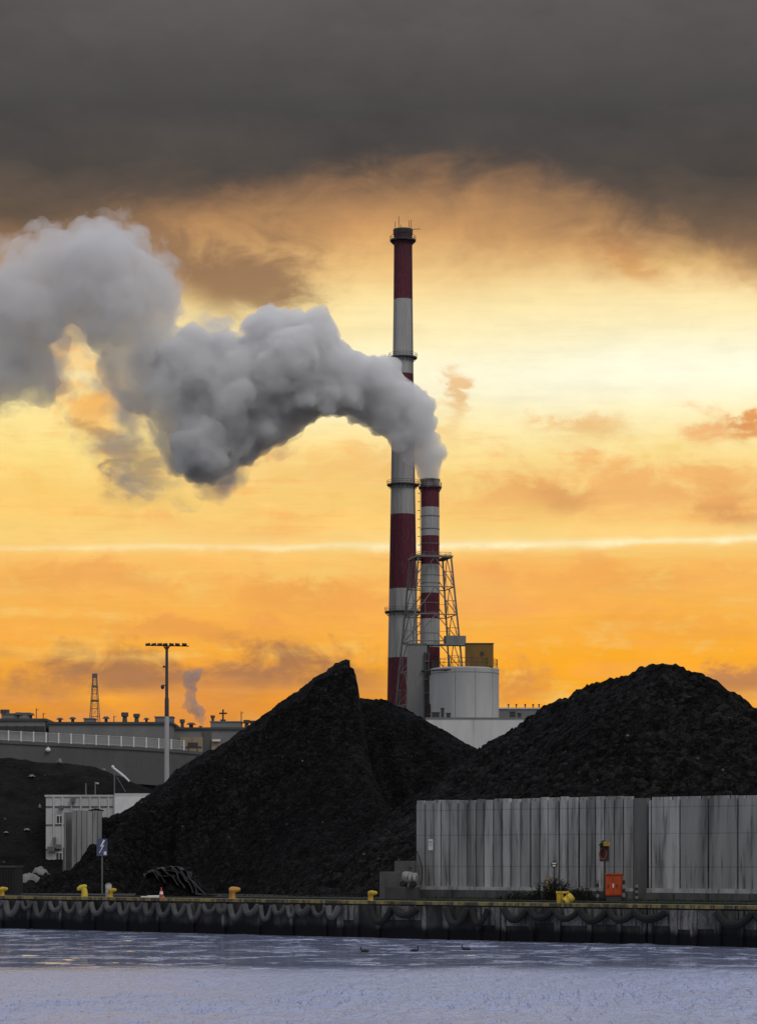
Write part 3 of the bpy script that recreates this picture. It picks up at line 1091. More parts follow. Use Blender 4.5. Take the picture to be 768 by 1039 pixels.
# steel tower round the short chimney
TW = thing('lattice_tower', 'grey steel lattice tower with sloping legs built around the shorter chimney', 'lattice tower', (P(436.8, 0, 800).x, 800, GZ), math.radians(13))
hw = lambda y: (17.0 + 0.082 * (y - 566)) * s2
lev = [566, 597, 625, 652, 682, 716, 756, 800, 880]
cor = [(-1, -1), (1, -1), (1, 1), (-1, 1)]
for cx, cy in cor:
    mb = MB()
    for a, b in zip(lev[:-1], lev[1:]):
        mb.tube((cx * hw(a), cy * hw(a), z2(a)), (cx * hw(b), cy * hw(b), z2(b)), 0.27, n=6)
    mb.build('leg', 'steel', TW)
for side in range(4):
    c0, c1_ = cor[side], cor[(side + 1) % 4]
    mb = MB()
    for li, (a, b) in enumerate(zip(lev[:-1], lev[1:])):
        p = lambda c, y: Vector((c[0] * hw(y), c[1] * hw(y), z2(y)))
        mb.tube(p(c0, b), p(c1_, b), 0.17, n=5)
        mid = (p(c0, a) + p(c1_, a)) / 2
        mb.tube(mid, p(c0, b), 0.14, n=5)
        mb.tube(mid, p(c1_, b), 0.14, n=5)
        ml, mr = (p(c0, a) + p(c0, b)) / 2, (p(c1_, a) + p(c1_, b)) / 2
        mb.tube(ml, (mid + p(c0, b)) / 2, 0.07, n=4)
        mb.tube(mr, (mid + p(c1_, b)) / 2, 0.10, n=4)
        mb.tube((mid + p(c0, b)) / 2, (p(c0, b) + p(c1_, b)) / 2 + (p(c0, b) - p(c1_, b)) * 0.25, 0.09, n=4)
        mb.tube((mid + p(c1_, b)) / 2, (p(c0, b) + p(c1_, b)) / 2 - (p(c0, b) - p(c1_, b)) * 0.25, 0.09, n=4)
    mb.build('bracing', 'steel', TW)
h = hw(566)
mb = MB()
for sgn in (-1, 1):
    mb.box(-h - 0.5, h + 0.5, sgn * h - 0.5, sgn * h + 0.5, z2(566) - 0.35, z2(566) + 0.25)
    mb.box(sgn * h - 0.5, sgn * h + 0.5, -h + 0.5, h - 0.5, z2(566) - 0.35, z2(566) + 0.25)
mb.box(-h, -3.1, -h, h, z2(566) - 0.2, z2(566)); mb.box(3.1, h, -h, h, z2(566) - 0.2, z2(566))
tp = mb.build('platform', 'steel', TW, smooth=False)
mb = MB()
for sgn in (-1, 1):
    for hh in (0.6, 1.2):
        mb.tube((-h, sgn * h, z2(566) + hh), (h, sgn * h, z2(566) + hh), 0.06, n=4)
        mb.tube((sgn * h, -h, z2(566) + hh), (sgn * h, h, z2(566) + hh), 0.06, n=4)
    for k in np.linspace(-h, h, 7):
        mb.tube((k, sgn * h, z2(566)), (k, sgn * h, z2(566) + 1.25), 0.06, n=4)
mb.build('handrail', 'steel', tp)
mb = MB(); mb.box(2.6, 8.6, -9.0, -5.6, z2(655.5), z2(647)); mb.box(-7.6, 9.0, -9.4, -5.4, z2(656.8), z2(655.6))
mb.build('service_deck', 'plant_grey', TW, smooth=False)
mb = MB(); mb.tube((-9.3, -6, z2(724)), (-2.2, -6.2, z2(657)), 0.35, n=6); mb.build('strut', 'steel', TW)

# grey stair tower in front of the chimneys
ST = thing('stair_tower', 'narrow grey block with a vertical pipe standing left of the white tank', 'building', (P(423, 0, 778).x, 778, GZ))
k7 = 778 / F
zt = lambda y: ZW(y, 778) - GZ
mb = MB(); mb.box(-10 * k7, 10 * k7, -3.2, 3.2, 0, zt(655)); mb.build('block', 'plant_grey', ST, smooth=False)
mb = MB(); mb.box(-10.3 * k7, 10.3 * k7, -3.4, 3.4, zt(655), zt(653.6)); mb.build('parapet', 'steel', ST, smooth=False)
mb = MB()
for x in (8.2, 11.2):
    mb.tube((x * k7, -3.7, 0), (x * k7, -3.7, zt(663)), 0.35, n=8)
mb.tube((4 * k7, -3.8, zt(681.5)), (14 * k7, -3.8, zt(681.5)), 0.28, n=6)
mb.build('pipe', 'steel_dark', ST)
mb = MB()
for y in (672, 690, 704):
    mb = MB(); mb.box(7 * k7, 12.3 * k7, -4.3, -3.2, zt(y) - 0.15, zt(y) + 0.15); mb.build('landing', 'steel', ST, smooth=False)

# white tank
TK = thing('storage_tank', 'large white round steel tank with a railed flat roof', 'tank', (P(471.5, 0, 772).x, 772, GZ))
kt = 772 / F
zt = lambda y: ZW(y, 772) - GZ
rt = 34.5 * kt
mb = MB().lathe([(rt, 0), (rt, zt(681)), (rt + 0.12, zt(680.5)), (rt + 0.12, zt(679)), (rt - 0.3, zt(678.6)), (0.2, zt(676.5))], n=72); mb.build('shell', 'plant_white', TK)
mb = MB()
for a in (-108, -74, -38):
    a = math.radians(a)
    mb.tube((rt * math.cos(a), rt * math.sin(a), 1), (rt * math.cos(a), rt * math.sin(a), zt(681)), 0.07, n=4)
mb.path([((rt + 0.05) * math.cos(a), (rt + 0.05) * math.sin(a), zt(684)) for a in np.linspace(0, 2 * math.pi, 72, endpoint=False)], 0.08, 4, True)
mb.build('weld_seam', 'steel', TK)
mb = MB()
rr = rt - 0.4
for hh in (1.4, 2.6):
    mb.path([(rr * math.cos(a), rr * math.sin(a), zt(678.8) + hh) for a in np.linspace(0, 2 * math.pi, 60, endpoint=False)], 0.07, 4, True)
for k in range(36):
    a = k * math.pi / 18
    mb.tube((rr * math.cos(a), rr * math.sin(a), zt(679)), (rr * math.cos(a), rr * math.sin(a), zt(678.8) + 2.7), 0.07, n=4)
mb.build('railing', 'steel_dark', TK)
mb = MB().path([(-rt - 1.5, -3.5, zt(682)), (-rt + 1.0, -7.8, zt(682)), (-rt + 6, -rt - 0.1 + 1.2, zt(681.4))], 0.22, 6); mb.build('pipe', 'steel_dark', TK)

OB = thing('rooftop_cabin', 'ochre metal cabin on top of the white tank', 'cabin', (P(486, 0, 768).x, 768, TK.location.z + zt(679) + 0.25))
ko = 768 / F
mb = MB(); mb.box(-14 * ko, 14 * ko, -3, 3, 0, 23 * ko)
for x in np.arange(-13, 13.5, 2.2):
    mb.box(x * ko - 0.05, x * ko + 0.05, -3.06, -3.0, 0.1, 23 * ko - 0.1)
mb.build('wall', 'ochre', OB, smooth=False)
mb = MB(); mb.box(-14.4 * ko, 14.4 * ko, -3.2, 3.2, 23 * ko, 23.9 * ko); mb.build('roof', 'roof_dark', OB, smooth=False)
mb = MB(); mb.box(0.2, 1.2, -3.2, -3.06, 12.5 * ko, 15 * ko); mb.box(0.4, 1.0, -3.3, -3.2, 11.2 * ko, 12.5 * ko); mb.build('vent', 'steel_dark', OB, smooth=False)

LB = thing('boiler_house', 'low pale flat roofed building below the white tank between the coal heaps', 'building', (P(490, 0, 748).x, 748, GZ))
kb = 748 / F
zt = lambda y: ZW(y, 748) - GZ
mb = MB(); mb.box(-58 * kb, 62 * kb, 0, 10, 0, zt(729.5)); mb.build('wall', 'plant_white', LB, smooth=False)
mb = MB(); mb.box(-58.4 * kb, 62.4 * kb, -0.2, 10.2, zt(729.5), zt(728)); mb.build('parapet', 'plant_grey', LB, smooth=False)
for px, w, hh in ((442, 2.2, 1.4), (449, 0.9, 2.6), (455, 1.2, 1.2), (520, 1.6, 1.6), (527, 1.0, 1.2)):
    xx = (px - 490) * kb
    mb = MB(); mb.box(xx - w / 2, xx + w / 2, 1, 2.4, zt(728), zt(728) + hh); mb.box(xx - w / 2 - 0.15, xx + w / 2 + 0.15, 0.9, 2.5, zt(728) + hh, zt(728) + hh + 0.15)
    mb.build('roof_vent', 'steel_dark', LB, smooth=False)
mb = MB()
for x in np.arange(-55, 62, 6.5):
    mb.box(x * kb - 0.03, x * kb + 0.03, -0.04, 0.0, 0.2, zt(730))
mb.build('cladding_joint', 'plant_white', LB, smooth=False)

FH = thing('turbine_hall', 'grey hall roof with small vents glimpsed behind the heap right of the tank', 'building', (P(530, 0, 860).x, 860, GZ))
kf = 860 / F
zt = lambda y: ZW(y, 860) - GZ
mb = MB(); mb.box(-60 * kf, 45 * kf, 0, 30, 0, zt(719.5)); mb.build('wall', 'plant_grey', FH, smooth=False)
mb = MB(); mb.box(-60.4 * kf, 45.4 * kf, -0.3, 30.3, zt(719.5), zt(718)); mb.build('roof', 'plant_white', FH, smooth=False)
for x in (-14, -6, 3, 11, 17):
    mb = MB().lathe([(0.2, zt(718)), (0.2, zt(718) + 0.9), (0.4, zt(718) + 1.0), (0.25, zt(718) + 1.3)], (x * kf, 2, 0), 10); mb.build('vent_pipe', 'steel_dark', FH)

# ------------------------------------------------------------------ steam
def plume(name, balls, Y, voxel, seed, levels, mat, billow, jitter, label):
    r_ = random.Random(seed)
    k = Y / F
    sph = []
    for px, py, r in balls:
        c = P(px, py, Y)
        sph.append((c + Vector((0, r_.uniform(-jitter, jitter) * r * k, 0)), r * k))
    allb = [(c, r * 0.93) for c, r in sph]
    cur = sph
    for n, fr, out in levels:
        nxt = []
        for c, r in cur:
            for _ in range(n):
                u = Vector((r_.gauss(0, 1), r_.gauss(0, 1), r_.gauss(0, 1))).normalized()
                rr = r * fr * r_.uniform(0.6, 1.25)
                nxt.append((c + u * (r * out), rr))
        allb += nxt
        cur = nxt
    allb = [(c, r) for c, r in allb if r > voxel * 0.8]
    # unit sphere
    u = MB(); u.ellipsoid((0, 0, 0), 1, 1, 1, 12, 8)
    uv = np.array(u.v); uf = u.f
    vs = np.concatenate([uv * r + np.array(c)[None] for c, r in allb])
    nf = len(uv)
    fs = []
    for i in range(len(allb)):
        o = i * nf
        fs += [tuple(a + o for a in q_) for q_ in uf]
    me = bpy.data.meshes.new(name)
    me.from_pydata(vs.tolist(), [], fs)
    tmp = bpy.data.objects.new(name + '_shape', me)
    COL.objects.link(tmp)
    md = tmp.modifiers.new('r', 'REMESH'); md.mode = 'VOXEL'; md.voxel_size = voxel
    sm = tmp.modifiers.new('s', 'SMOOTH'); sm.factor = 0.5; sm.iterations = 2
    dg = bpy.context.evaluated_depsgraph_get()
    ev = tmp.evaluated_get(dg)
    me2 = bpy.data.meshes.new_from_object(ev)
    bpy.data.objects.remove(tmp)
    bpy.data.meshes.remove(me)
    n = len(me2.vertices)
    co = np.empty(n * 3, np.float32); no = np.empty(n * 3, np.float32)
    me2.vertices.foreach_get('co', co)
    me2.vertex_normals.foreach_get('vector', no)
    co, no = co.reshape(-1, 3).astype(float), no.reshape(-1, 3).astype(float)
    if billow:
        d = np.empty(n)
        for i in range(n):
            p = Vector(co[i])
            h1 = mnoise.voronoi(p * (1 / (billow * 5)))[0][0]
            h2 = mnoise.voronoi(p * (1 / (billow * 2.2)) + Vector((9, 4, 2)))[0][0]
            h3 = mnoise.turbulence(p * (1 / (billow * 1.4)), 3, False)
            d[i] = billow * (1.6 * (0.45 - h1) + 0.8 * (0.45 - h2) + 0.35 * h3)
        co += no * d[:, None]
    me2.vertices.foreach_set('co', co.astype(np.float32).ravel())
    me2.polygons.foreach_set('use_smooth', [True] * len(me2.polygons))
    me2.name = name
    me2.materials.clear()
    o = link(name, me2, mat)
    tag(o, label, 'steam plume')
    return o


balls = [(436.3, 489, 9.3), (436.3, 481, 11.2), (436, 472, 13.2), (434, 460, 15.5), (430, 448, 16), (424, 437, 18), (425, 420, 18), (434, 428, 11), (437, 445, 9), (418, 410, 20), (412, 430, 20), (409, 447, 16), (420, 462, 11),
         (400, 410, 26), (385, 390, 28), (390, 375, 16), (398, 425, 22), (375, 400, 30), (355, 385, 33), (335, 368, 30), (345, 405, 18), (318, 350, 28), (325, 385, 38), (300, 345, 30), (300, 375, 42),
         (275, 340, 24), (258, 328, 13), (285, 325, 14), (300, 325, 13), (270, 370, 36), (280, 405, 34), (310, 408, 22), (250, 390, 42), (255, 425, 36), (275, 432, 22), (225, 405, 45), (225, 438, 38), (205, 455, 33), (215, 468, 22),
         (190, 465, 22), (200, 478, 14), (185, 430, 28), (225, 365, 26), (200, 375, 36), (180, 395, 36), (165, 365, 32), (190, 355, 18), (150, 345, 30), (135, 320, 36), (160, 305, 24), (170, 293, 16), (145, 285, 28), (115, 290, 40),
         (105, 262, 34), (125, 258, 24), (100, 242, 20), (80, 245, 20), (82, 275, 36), (55, 262, 28), (55, 295, 38), (30, 290, 34), (30, 320, 40), (5, 310, 40), (0, 350, 40), (25, 365, 34), (40, 385, 22), (10, 385, 26), (-15, 380, 30),
         (-30, 320, 48), (-40, 360, 44), (-75, 330, 55), (-80, 380, 45), (-120, 330, 60), (-130, 385, 45), (-170, 340, 60), (-215, 345, 50), (95, 310, 32), (112, 335, 24), (128, 355, 22), (150, 375, 20), (160, 400, 18), (172, 455, 14)]
PLUME_MAT = steam_mat('dense_steam', 0.42, (0.935, 0.935, 0.937, 1), None, None, 0)
PL = plume('steam_plume', [b_ for b_ in balls if b_[0] >= 196], 800, 0.75, 3, ((11, 0.45, 0.78), (6, 0.38, 0.9)), PLUME_MAT, 0.55, 0.5,
           'great grey billowing steam plume drifting left from the shorter chimney')
OLD = steam_mat('drifted_steam', 0.14, (0.885, 0.885, 0.888, 1), None, None, 0)
W = plume('drifted_steam', [b_ for b_ in balls if b_[0] < 226] + [(120, 372, 22), (140, 400, 22), (45, 405, 12)], 800, 0.9, 13, ((12, 0.42, 0.85), (5, 0.4, 0.95)), OLD, 1.3, 0.5, 'older steam')
for k_ in ('category', 'label'):
    del W[k_]
W.parent = PL
FRINGE = steam_mat('steam_fringe', 0.10, (0.93, 0.92, 0.91, 1), 0.44, 0.66, 0.10)
fb = [(x_, y_, r_ * 1.28) for x_, y_, r_ in balls if r_ > 14 and x_ < 255]
W = plume('soft_edge', fb, 800, 1.3, 31, ((14, 0.42, 0.9), (4, 0.5, 0.95)), FRINGE, 1.4, 0.4, 'thin soft edge')
for k_ in ('category', 'label'):
    del W[k_]
W.parent = PL
WISP = steam_mat('wispy_steam', 0.11, (0.93, 0.92, 0.91, 1), 0.50, 0.72, 0.085)
wb = [(70, 350, 24), (95, 380, 30), (120, 410, 32), (80, 410, 24), (140, 440, 34), (110, 450, 34), (150, 475, 32), (165, 495, 26), (130, 485, 22), (190, 498, 18), (225, 492, 18), (240, 478, 14), (290, 452, 14), (265, 462, 12), (60, 380, 18)]
W = plume('wisp', wb, 812, 1.2, 21, ((8, 0.5, 0.8),), WISP, 0, 0.3, 'thin torn steam')
for k_ in ('category', 'label'):
    del W[k_]
W.parent = PL
balls = [(206, 737, 4), (204, 731, 5.5), (202, 725, 7), (198, 720, 7), (195, 714, 6), (194, 706, 5.5), (195, 699, 6), (192, 692, 6.5), (196, 686, 6.5), (190, 684, 5.5), (200, 690, 4.5), (187, 716, 4), (202, 681, 4)]
P2 = steam_mat('thin_steam', 0.36, (0.58, 0.58, 0.62, 1), None, None, 0)
plume('steam_plume', balls, 690, 0.45, 9, ((14, 0.42, 0.9),), P2, 0.8, 0.4, 'thin small far wisp of steam rising behind the factory roofs')

# ------------------------------------------------------------------ overpass, far factory, masts
YO = 285.0
OV = thing('overpass', 'grey concrete overpass ramp with a pale railing behind the far coal heap', 'overpass', (XW(0, YO), YO, 0))
ko = YO / F
lx = lambda px: (px - 0) * ko
ztop = lambda px: ZW(np.interp(px, [-250, 0, 140, 185, 260], [744, 751.5, 758.5, 761.5, 768]), YO)
mb = MB()
pxs = [-250, -120, 0, 45, 90, 140, 185, 260]
for a, b in zip(pxs[:-1], pxs[1:]):
    w = Vector((lx(b) - lx(a), 0, ztop(b) - ztop(a)))
    mb.prism([(0, 0), (0, -3.9), (9, -3.9), (9, 0)], (lx(a), 0, ztop(a)), (lx(b) - 0.004, 0, ztop(b)), (0, 1, 0), (0, 0, 1))
mb.build('deck_wall', 'conc_far', OV, smooth=False)
mb = MB()
for a, b in zip(pxs[:-1], pxs[1:]):
    mb.prism([(-0.12, 0.02), (-0.12, -0.3), (0.5, -0.3), (0.5, 0.02)], (lx(a), 0, ztop(a) + 0.02), (lx(b) - 0.01, 0, ztop(b) + 0.02), (0, 1, 0), (0, 0, 1))
mb.build('edge_beam', 'conc_far', OV, smooth=False)
mb = MB()
for px in np.arange(-250, 188, 1.05):
    mb.box(lx(px) - 0.03, lx(px) + 0.03, 0.1, 0.14, ztop(px) + 0.1, ztop(px) + 1.05)
for hh in (0.14, 1.05):
    for a, b in zip(pxs[:-2], pxs[1:-1]):
        mb.tube((lx(a), 0.12, ztop(a) + hh), (lx(b), 0.12, ztop(b) + hh), 0.05, n=5)
rl = mb.build('railing', 'rail_white', OV, smooth=False)
for px in np.arange(-245, 188, 12.7):
    mb = MB(); mb.box(lx(px) - 0.07, lx(px) + 0.07, 0.02, 0.2, ztop(px) + 0.02, ztop(px) + 1.15); mb.build('post', 'white', rl, smooth=False)
for px in (-200, -110, -20, 70, 150, 230):
    mb = MB(); mb.box(lx(px) - 0.7, lx(px) + 0.7, 2, 7, GZ - 0.2, ztop(px) - 3.9); mb.build('pier', 'conc_far', OV, smooth=False)
p = P(49.5, 761, YO)
mb = MB().ellipsoid((lx(49.5), -0.25, p.z), 0.28, 0.22, 0.24); mb.box(lx(49.5) - 0.06, lx(49.5) + 0.06, -0.15, 0.0, p.z - 0.05, p.z + 0.35); mb.build('lamp', 'white', OV)


def factory(px0, px1, ytop, Y, depth, label, m='facade', name='factory_building', winrows=()):
    kk = Y / F
    o = thing(name, label, 'building', (XW((px0 + px1) / 2, Y), Y, GZ))
    w = (px1 - px0) / 2 * kk
    hgt = ZW(ytop, Y) - GZ
    mb = MB(); mb.box(-w, w, 0, depth, 0, hgt - 0.35); mb.build('wall', m, o, smooth=False)
    mb = MB(); mb.box(-w - 0.25, w + 0.25, -0.25, depth + 0.25, hgt - 0.35, hgt); mb.build('roof', 'roof_dark', o, smooth=False)
    for yy, wd, hh, n in winrows:
        for k in range(n):
            cx = -w + (k + 0.5) * 2 * w / n
            zc = ZW(yy, Y) - GZ
            mb = MB(); mb.box(cx - wd / 2 - 0.1, cx + wd / 2 + 0.1, -0.07, 0.0, zc - hh / 2 - 0.1, zc + hh / 2 + 0.1); fr = mb.build('window', 'steel', o, smooth=False)
            mb = MB(); mb.box(cx - wd / 2, cx + wd / 2, -0.09, -0.07, zc - hh / 2, zc + hh / 2); mb.build('pane', 'glass', fr, smooth=False)
    return o, kk, hgt, (px0 + px1) / 2


def roof_item(o, kk, hgt, cx, px, kind, h, w=0.5):
    x = (px - cx) * kk
    mb = MB()
    if kind == 'pot':
        mb.lathe([(w * 0.7, hgt), (w * 0.6, hgt + h * 0.55), (w, hgt + h * 0.6), (w, hgt + h), (w * 0.5, hgt + h)], (x, 1.5, 0), 10)
        mb.build('chimney_pot', 'roof_dark', o)
    elif kind == 'hood':
        mb.lathe([(w * 0.4, hgt), (w * 0.4, hgt + h * 0.6), (w, hgt + h * 0.62), (w * 0.5, hgt + h)], (x, 1.5, 0), 10)
        mb.build('vent_hood', 'roof_dark', o)
    elif kind == 'box':
        mb.box(x - w, x + w, 1, 4, hgt, hgt + h); mb.box(x - w - 0.1, x + w + 0.1, 0.9, 4.1, hgt + h, hgt + h + 0.15)
        mb.build('plant_room', 'facade', o, smooth=False)
    elif kind == 'rod':
        mb.tube((x, 1.5, hgt), (x, 1.5, hgt + h), 0.07, n=5); mb.tube((x - 0.02, 1.5, hgt + h * 0.8), (x + 0.35, 1.5, hgt + h * 0.9), 0.05, n=4)
        mb.build('aerial', 'steel_dark', o)


YF = 400
a = factory(-70, 46, 729, YF, 14, 'dark grey factory building with cluttered roof at the left edge', winrows=((741, 1.4, 1.2, 12),))
for px, k_, h, w in ((4, 'pot', 1.4, 0.7), (9, 'box', 0.7, 1.2), (18, 'hood', 1.0, 0.9), (24, 'box', 0.8, 0.8), (30, 'hood', 0.9, 0.7), (36, 'rod', 1.6, 0.3), (43, 'rod', 0.9, 0.3), (-20, 'box', 1.5, 2.0)):
    roof_item(*a, px, k_, h, w)
a = factory(50, 174, 732.5, YF, 14, 'long dark grey factory building with roof vents behind the overpass', winrows=())
for px, k_, h, w in ((60, 'hood', 0.7, 0.6), (73, 'hood', 0.8, 0.6), (90, 'box', 0.5, 0.8), (107, 'hood', 0.9, 0.6), (126, 'pot', 1.0 + 0.5, 0.55), (138, 'pot', 1.3, 0.5), (148, 'hood', 0.7, 0.5), (115, 'rod', 1.0, 0.3)):
    roof_item(*a, px, k_, h, w)
roof_item(*a, 166, 'box', 0.75, 1.35)
a = factory(175, 262, 738, YF + 6, 14, 'pale grey factory building with window bays right of the mast', m='facade', winrows=())
for px, k_, h, w in ((184.5, 'pot', 1.3, 0.4), (193.5, 'hood', 0.8, 0.8), (203, 'hood', 0.3, 0.4), (250, 'pot', 1.2, 0.5), (256, 'pot', 1.1, 0.4)):
    roof_item(*a, px, k_, h, w)
o, kk, hgt, cx = a
mb = MB(); mb.box((183 - cx) * kk, (206 - cx) * kk, -0.4, -0.01, 2, ZW(748, YF + 6) - GZ); mb.box((215 - cx) * kk, (224 - cx) * kk, -0.4, -0.01, 2, ZW(750, YF + 6) - GZ)
mb.build('pale_bay', 'facade_pale', o, smooth=False)
mb = MB(); mb.box((216 - cx) * kk, (224 - cx) * kk, -0.9, -0.41, ZW(752.5, YF + 6) - GZ, ZW(750.5, YF + 6) - GZ); mb.build('canopy', 'white', o, smooth=False)
mb = MB(); mb.box((206 - cx) * kk, (214.5 - cx) * kk, -0.2, -0.01, 2, ZW(742, YF + 6) - GZ); mb.build('pilaster', 'conc_far', o, smooth=False)
mb = MB(); mb.box((184 - cx) * kk, (205 - cx) * kk, -0.46, -0.41, ZW(759, YF + 6) - GZ, ZW(757.4, YF + 6) - GZ); mb.build('ledge', 'roof_dark', o, smooth=False)
mb = MB(); x0 = (229 - cx) * kk
mb.box(x0 - 2.35, x0 + 2.35, 1, 5, hgt, hgt + 0.85); mb.box(x0 - 2.5, x0 + 2.5, 0.9, 5.1, hgt + 0.85, hgt + 1.0); mb.build('roof_house', 'facade', o, smooth=False)
roof_item(o, kk, hgt + 1.0, cx, 215.5, 'pot', 0.9, 0.35)
roof_item(o, kk, hgt + 1.0, cx, 244.5, 'rod', 1.5, 0.3)
cr = thing('cross', 'small dark cross standing on the roof house of the factory', 'cross', (XW(226.5, YF + 9), YF + 9, GZ + hgt + 1.0))
mb = MB(); mb.tube((0, 0, 0), (0, 0, 1.9), 0.14, n=6); mb.build('upright', 'steel_dark', cr)
mb = MB(); mb.tube((-0.6, -0.02, 1.3), (0.6, -0.02, 1.3), 0.13, n=6); mb.build('arm', 'steel_dark', cr)
mb = MB(); mb.box(-0.4, 0.4, -0.3, 0.3, 0, 0.35); mb.build('plinth', 'steel_dark', cr, smooth=False)
hb = thing('gantry_hut', 'small black hut on legs on top of the overpass wall', 'hut', tuple(P(196, 762, YO + 3)))
mb = MB(); mb.box(-0.55, 0.55, -0.4, 0.4, 0.45, 0.9); mb.build('cabin', 'steel_dark', hb, smooth=False)
for x in (-0.48, 0.48):
    mb = MB(); mb.box(x - 0.06, x + 0.06, -0.35, 0.35, -0.2, 0.45); mb.build('leg', 'steel_dark', hb, smooth=False)

# far lattice mast
YL = 900
LM = thing('lattice_mast', 'far thin dark lattice mast rising over the factory roofs', 'mast', (XW(96.5, YL), YL, GZ), math.radians(20))
kl = YL / F
zl = lambda y: ZW(y, YL) - GZ
hwl = lambda y: float(np.interp(y, [684, 731, 881], [1.7, 4.4, 9])) * kl
lev = [684, 690, 697, 704, 711.5, 719, 727, 737, 760, 800, 880]
for cx_, cy_ in cor:
    mb = MB()
    for a_, b_ in zip(lev[:-1], lev[1:]):
        mb.tube((cx_ * hwl(a_), cy_ * hwl(a_), zl(a_)), (cx_ * hwl(b_), cy_ * hwl(b_), zl(b_)), 0.10, n=5)
    mb.build('leg', 'steel', LM)
for side in range(4):
    c0, c1_ = cor[side], cor[(side + 1) % 4]
    mb = MB()
    pf = lambda c, y: Vector((c[0] * hwl(y), c[1] * hwl(y), zl(y)))
    for a_, b_ in zip(lev[:-1], lev[1:]):
        mb.tube(pf(c0, b_), pf(c1_, b_), 0.08, n=4); mb.tube(pf(c0, a_), pf(c1_, b_), 0.055, n=4); mb.tube(pf(c1_, a_), pf(c0, b_), 0.055, n=4)
    mb.build('bracing', 'steel', LM)
mb = MB(); mb.box(-0.75, 0.75, -0.75, 0.75, zl(687.5), zl(683.5))
for y in (697, 711.5):
    h_ = hwl(y) + 0.1
    mb.box(-h_, h_, -h_, h_, zl(y) - 0.15, zl(y) + 0.5)
mb.build('platform', 'steel', LM, smooth=False)

# floodlight mast
YM_ = 226
FM = thing('floodlight_mast', 'tall grey floodlight mast with a wide crossbar above the overpass', 'light mast', (XW(169.5, YM_), YM_, GZ))
km = YM_ / F
zm = lambda y: ZW(y, YM_) - GZ
mb = MB().lathe([(0.23, 0), (0.19, zm(727))], n=12)
mb.build('pole', 'steel_pale', FM)
mb = MB().lathe([(0.185, zm(727)), (0.18, zm(709)), (0.14, zm(708)), (0.115, zm(658)), (0.11, zm(655))], n=12)
mb.build('upper_pole', 'steel_dark', FM)
mb = MB().tube((-21.5 * km, 0, zm(654.8)), (22.5 * km, 0, zm(655.6)), 0.045, n=6); mb.tube((0, 0, zm(660)), (-3 * km, 0, zm(655.5)), 0.06, n=5); mb.tube((0, 0, zm(660)), (3 * km, 0, zm(655.5)), 0.06, n=5)
mb.build('crossbar', 'steel_dark', FM)
for x in (-19, -13, -7, -1.5, 5, 11, 18):
    mb = MB(); mb.obox((x * km, -0.15, zm(654.6) + 0.04), (0.2, 0, random.uniform(-0.03, 0.05)), (0, 0.16, -0.05), (0.0, 0.015, 0.055)); fl = mb.build('floodlight', 'steel_dark', FM, smooth=False)
mb = MB(); mb.tube((-3 * km, -0.1, zm(677)), (1 * km, 0, zm(676.5)), 0.05, n=5); mb.box(-0.32, -0.16, -0.2, 0, zm(677.5), zm(675.5)); mb.build('bracket', 'steel_dark', FM)
mb = MB(); mb.tube((0, 0, zm(695)), (-4 * km, -0.1, zm(695.5)), 0.05, n=5); mb.ellipsoid((-4.2 * km, -0.1, zm(697)), 0.16, 0.16, 0.2, 10, 7); mb.build('camera', 'steel_dark', FM)
mb = MB(); mb.lathe([(0.4, -0.2), (0.4, 0.15), (0.3, 0.2)], n=12); mb.build('base', 'footing', FM)

# ------------------------------------------------------------------ office building and bunker at the left
YB = 238
kb = YB / F
OF = thing('office_building', 'dirty white flat roofed office building half buried behind the coal', 'building', (XW(47, YB), YB, GZ))
zb = lambda y: ZW(y, YB) - GZ
bx = lambda px: (px - 47) * kb
mb = MB(); mb.box(0, bx(170), 0, 9, 0, zb(808.5)); mb.build('wall', 'render_white', OF, smooth=False)
mb = MB(); mb.box(-0.1, bx(116.5), -0.1, 9.1, zb(808.5), zb(806.5)); mb.box(bx(116.5) + 0.01, bx(170), -0.25, 9.1, zb(808.5), zb(805)); mb.build('parapet', 'render_white', OF, smooth=False)
mb = MB()
for px in (55, 64, 73, 82.5, 92, 101.5, 110.5, 116):
    mb.box(bx(px) - 0.07, bx(px) + 0.07, -0.09, 0, zb(880), zb(808.6))
mb.build('pilaster', 'render_white', OF, smooth=False)
mb = MB()
for y in (818.5, 837, 862):
    mb.box(0, bx(116), -0.06, -0.0, zb(y) - 0.05, zb(y) + 0.05)
mb.build('string_course', 'footing', OF, smooth=False)
mb = MB(); mb.box(bx(117), bx(170), -0.35, -0.002, 0, zb(808.6)); mb.build('bright_bay', 'white', OF, smooth=False)
for px, y in ((61, 831.5), (60.5, 869), (51, 831.5)):
    if px == 51:
        continue
    mb = MB(); mb.box(bx(px) - 0.32, bx(px) + 0.3, -0.05, -0.0, zb(y) - 0.38, zb(y) + 0.38); w_ = mb.build('window', 'white', OF, smooth=False)
    mb = MB()
    for dx in (-0.15, 0.13):
        mb.box(bx(px) + dx - 0.11, bx(px) + dx + 0.11, -0.065, -0.05, zb(y) - 0.31, zb(y) + 0.31)
    mb.build('pane', 'glass', w_, smooth=False)
for px, y, w, h in ((52.5, 861.5, 0.32, 0.22), (60, 859, 0.2, 0.2), (56, 853, 0.13, 0.3), (63, 819, 0.2, 0.14), (75, 811.5, 0.18, 0.25)):
    mb = MB(); mb.box(bx(px) - w, bx(px) + w, -0.45, -0.1, zb(y) - h, zb(y) + h); mb.build('wall_unit', 'steel', OF, smooth=False)
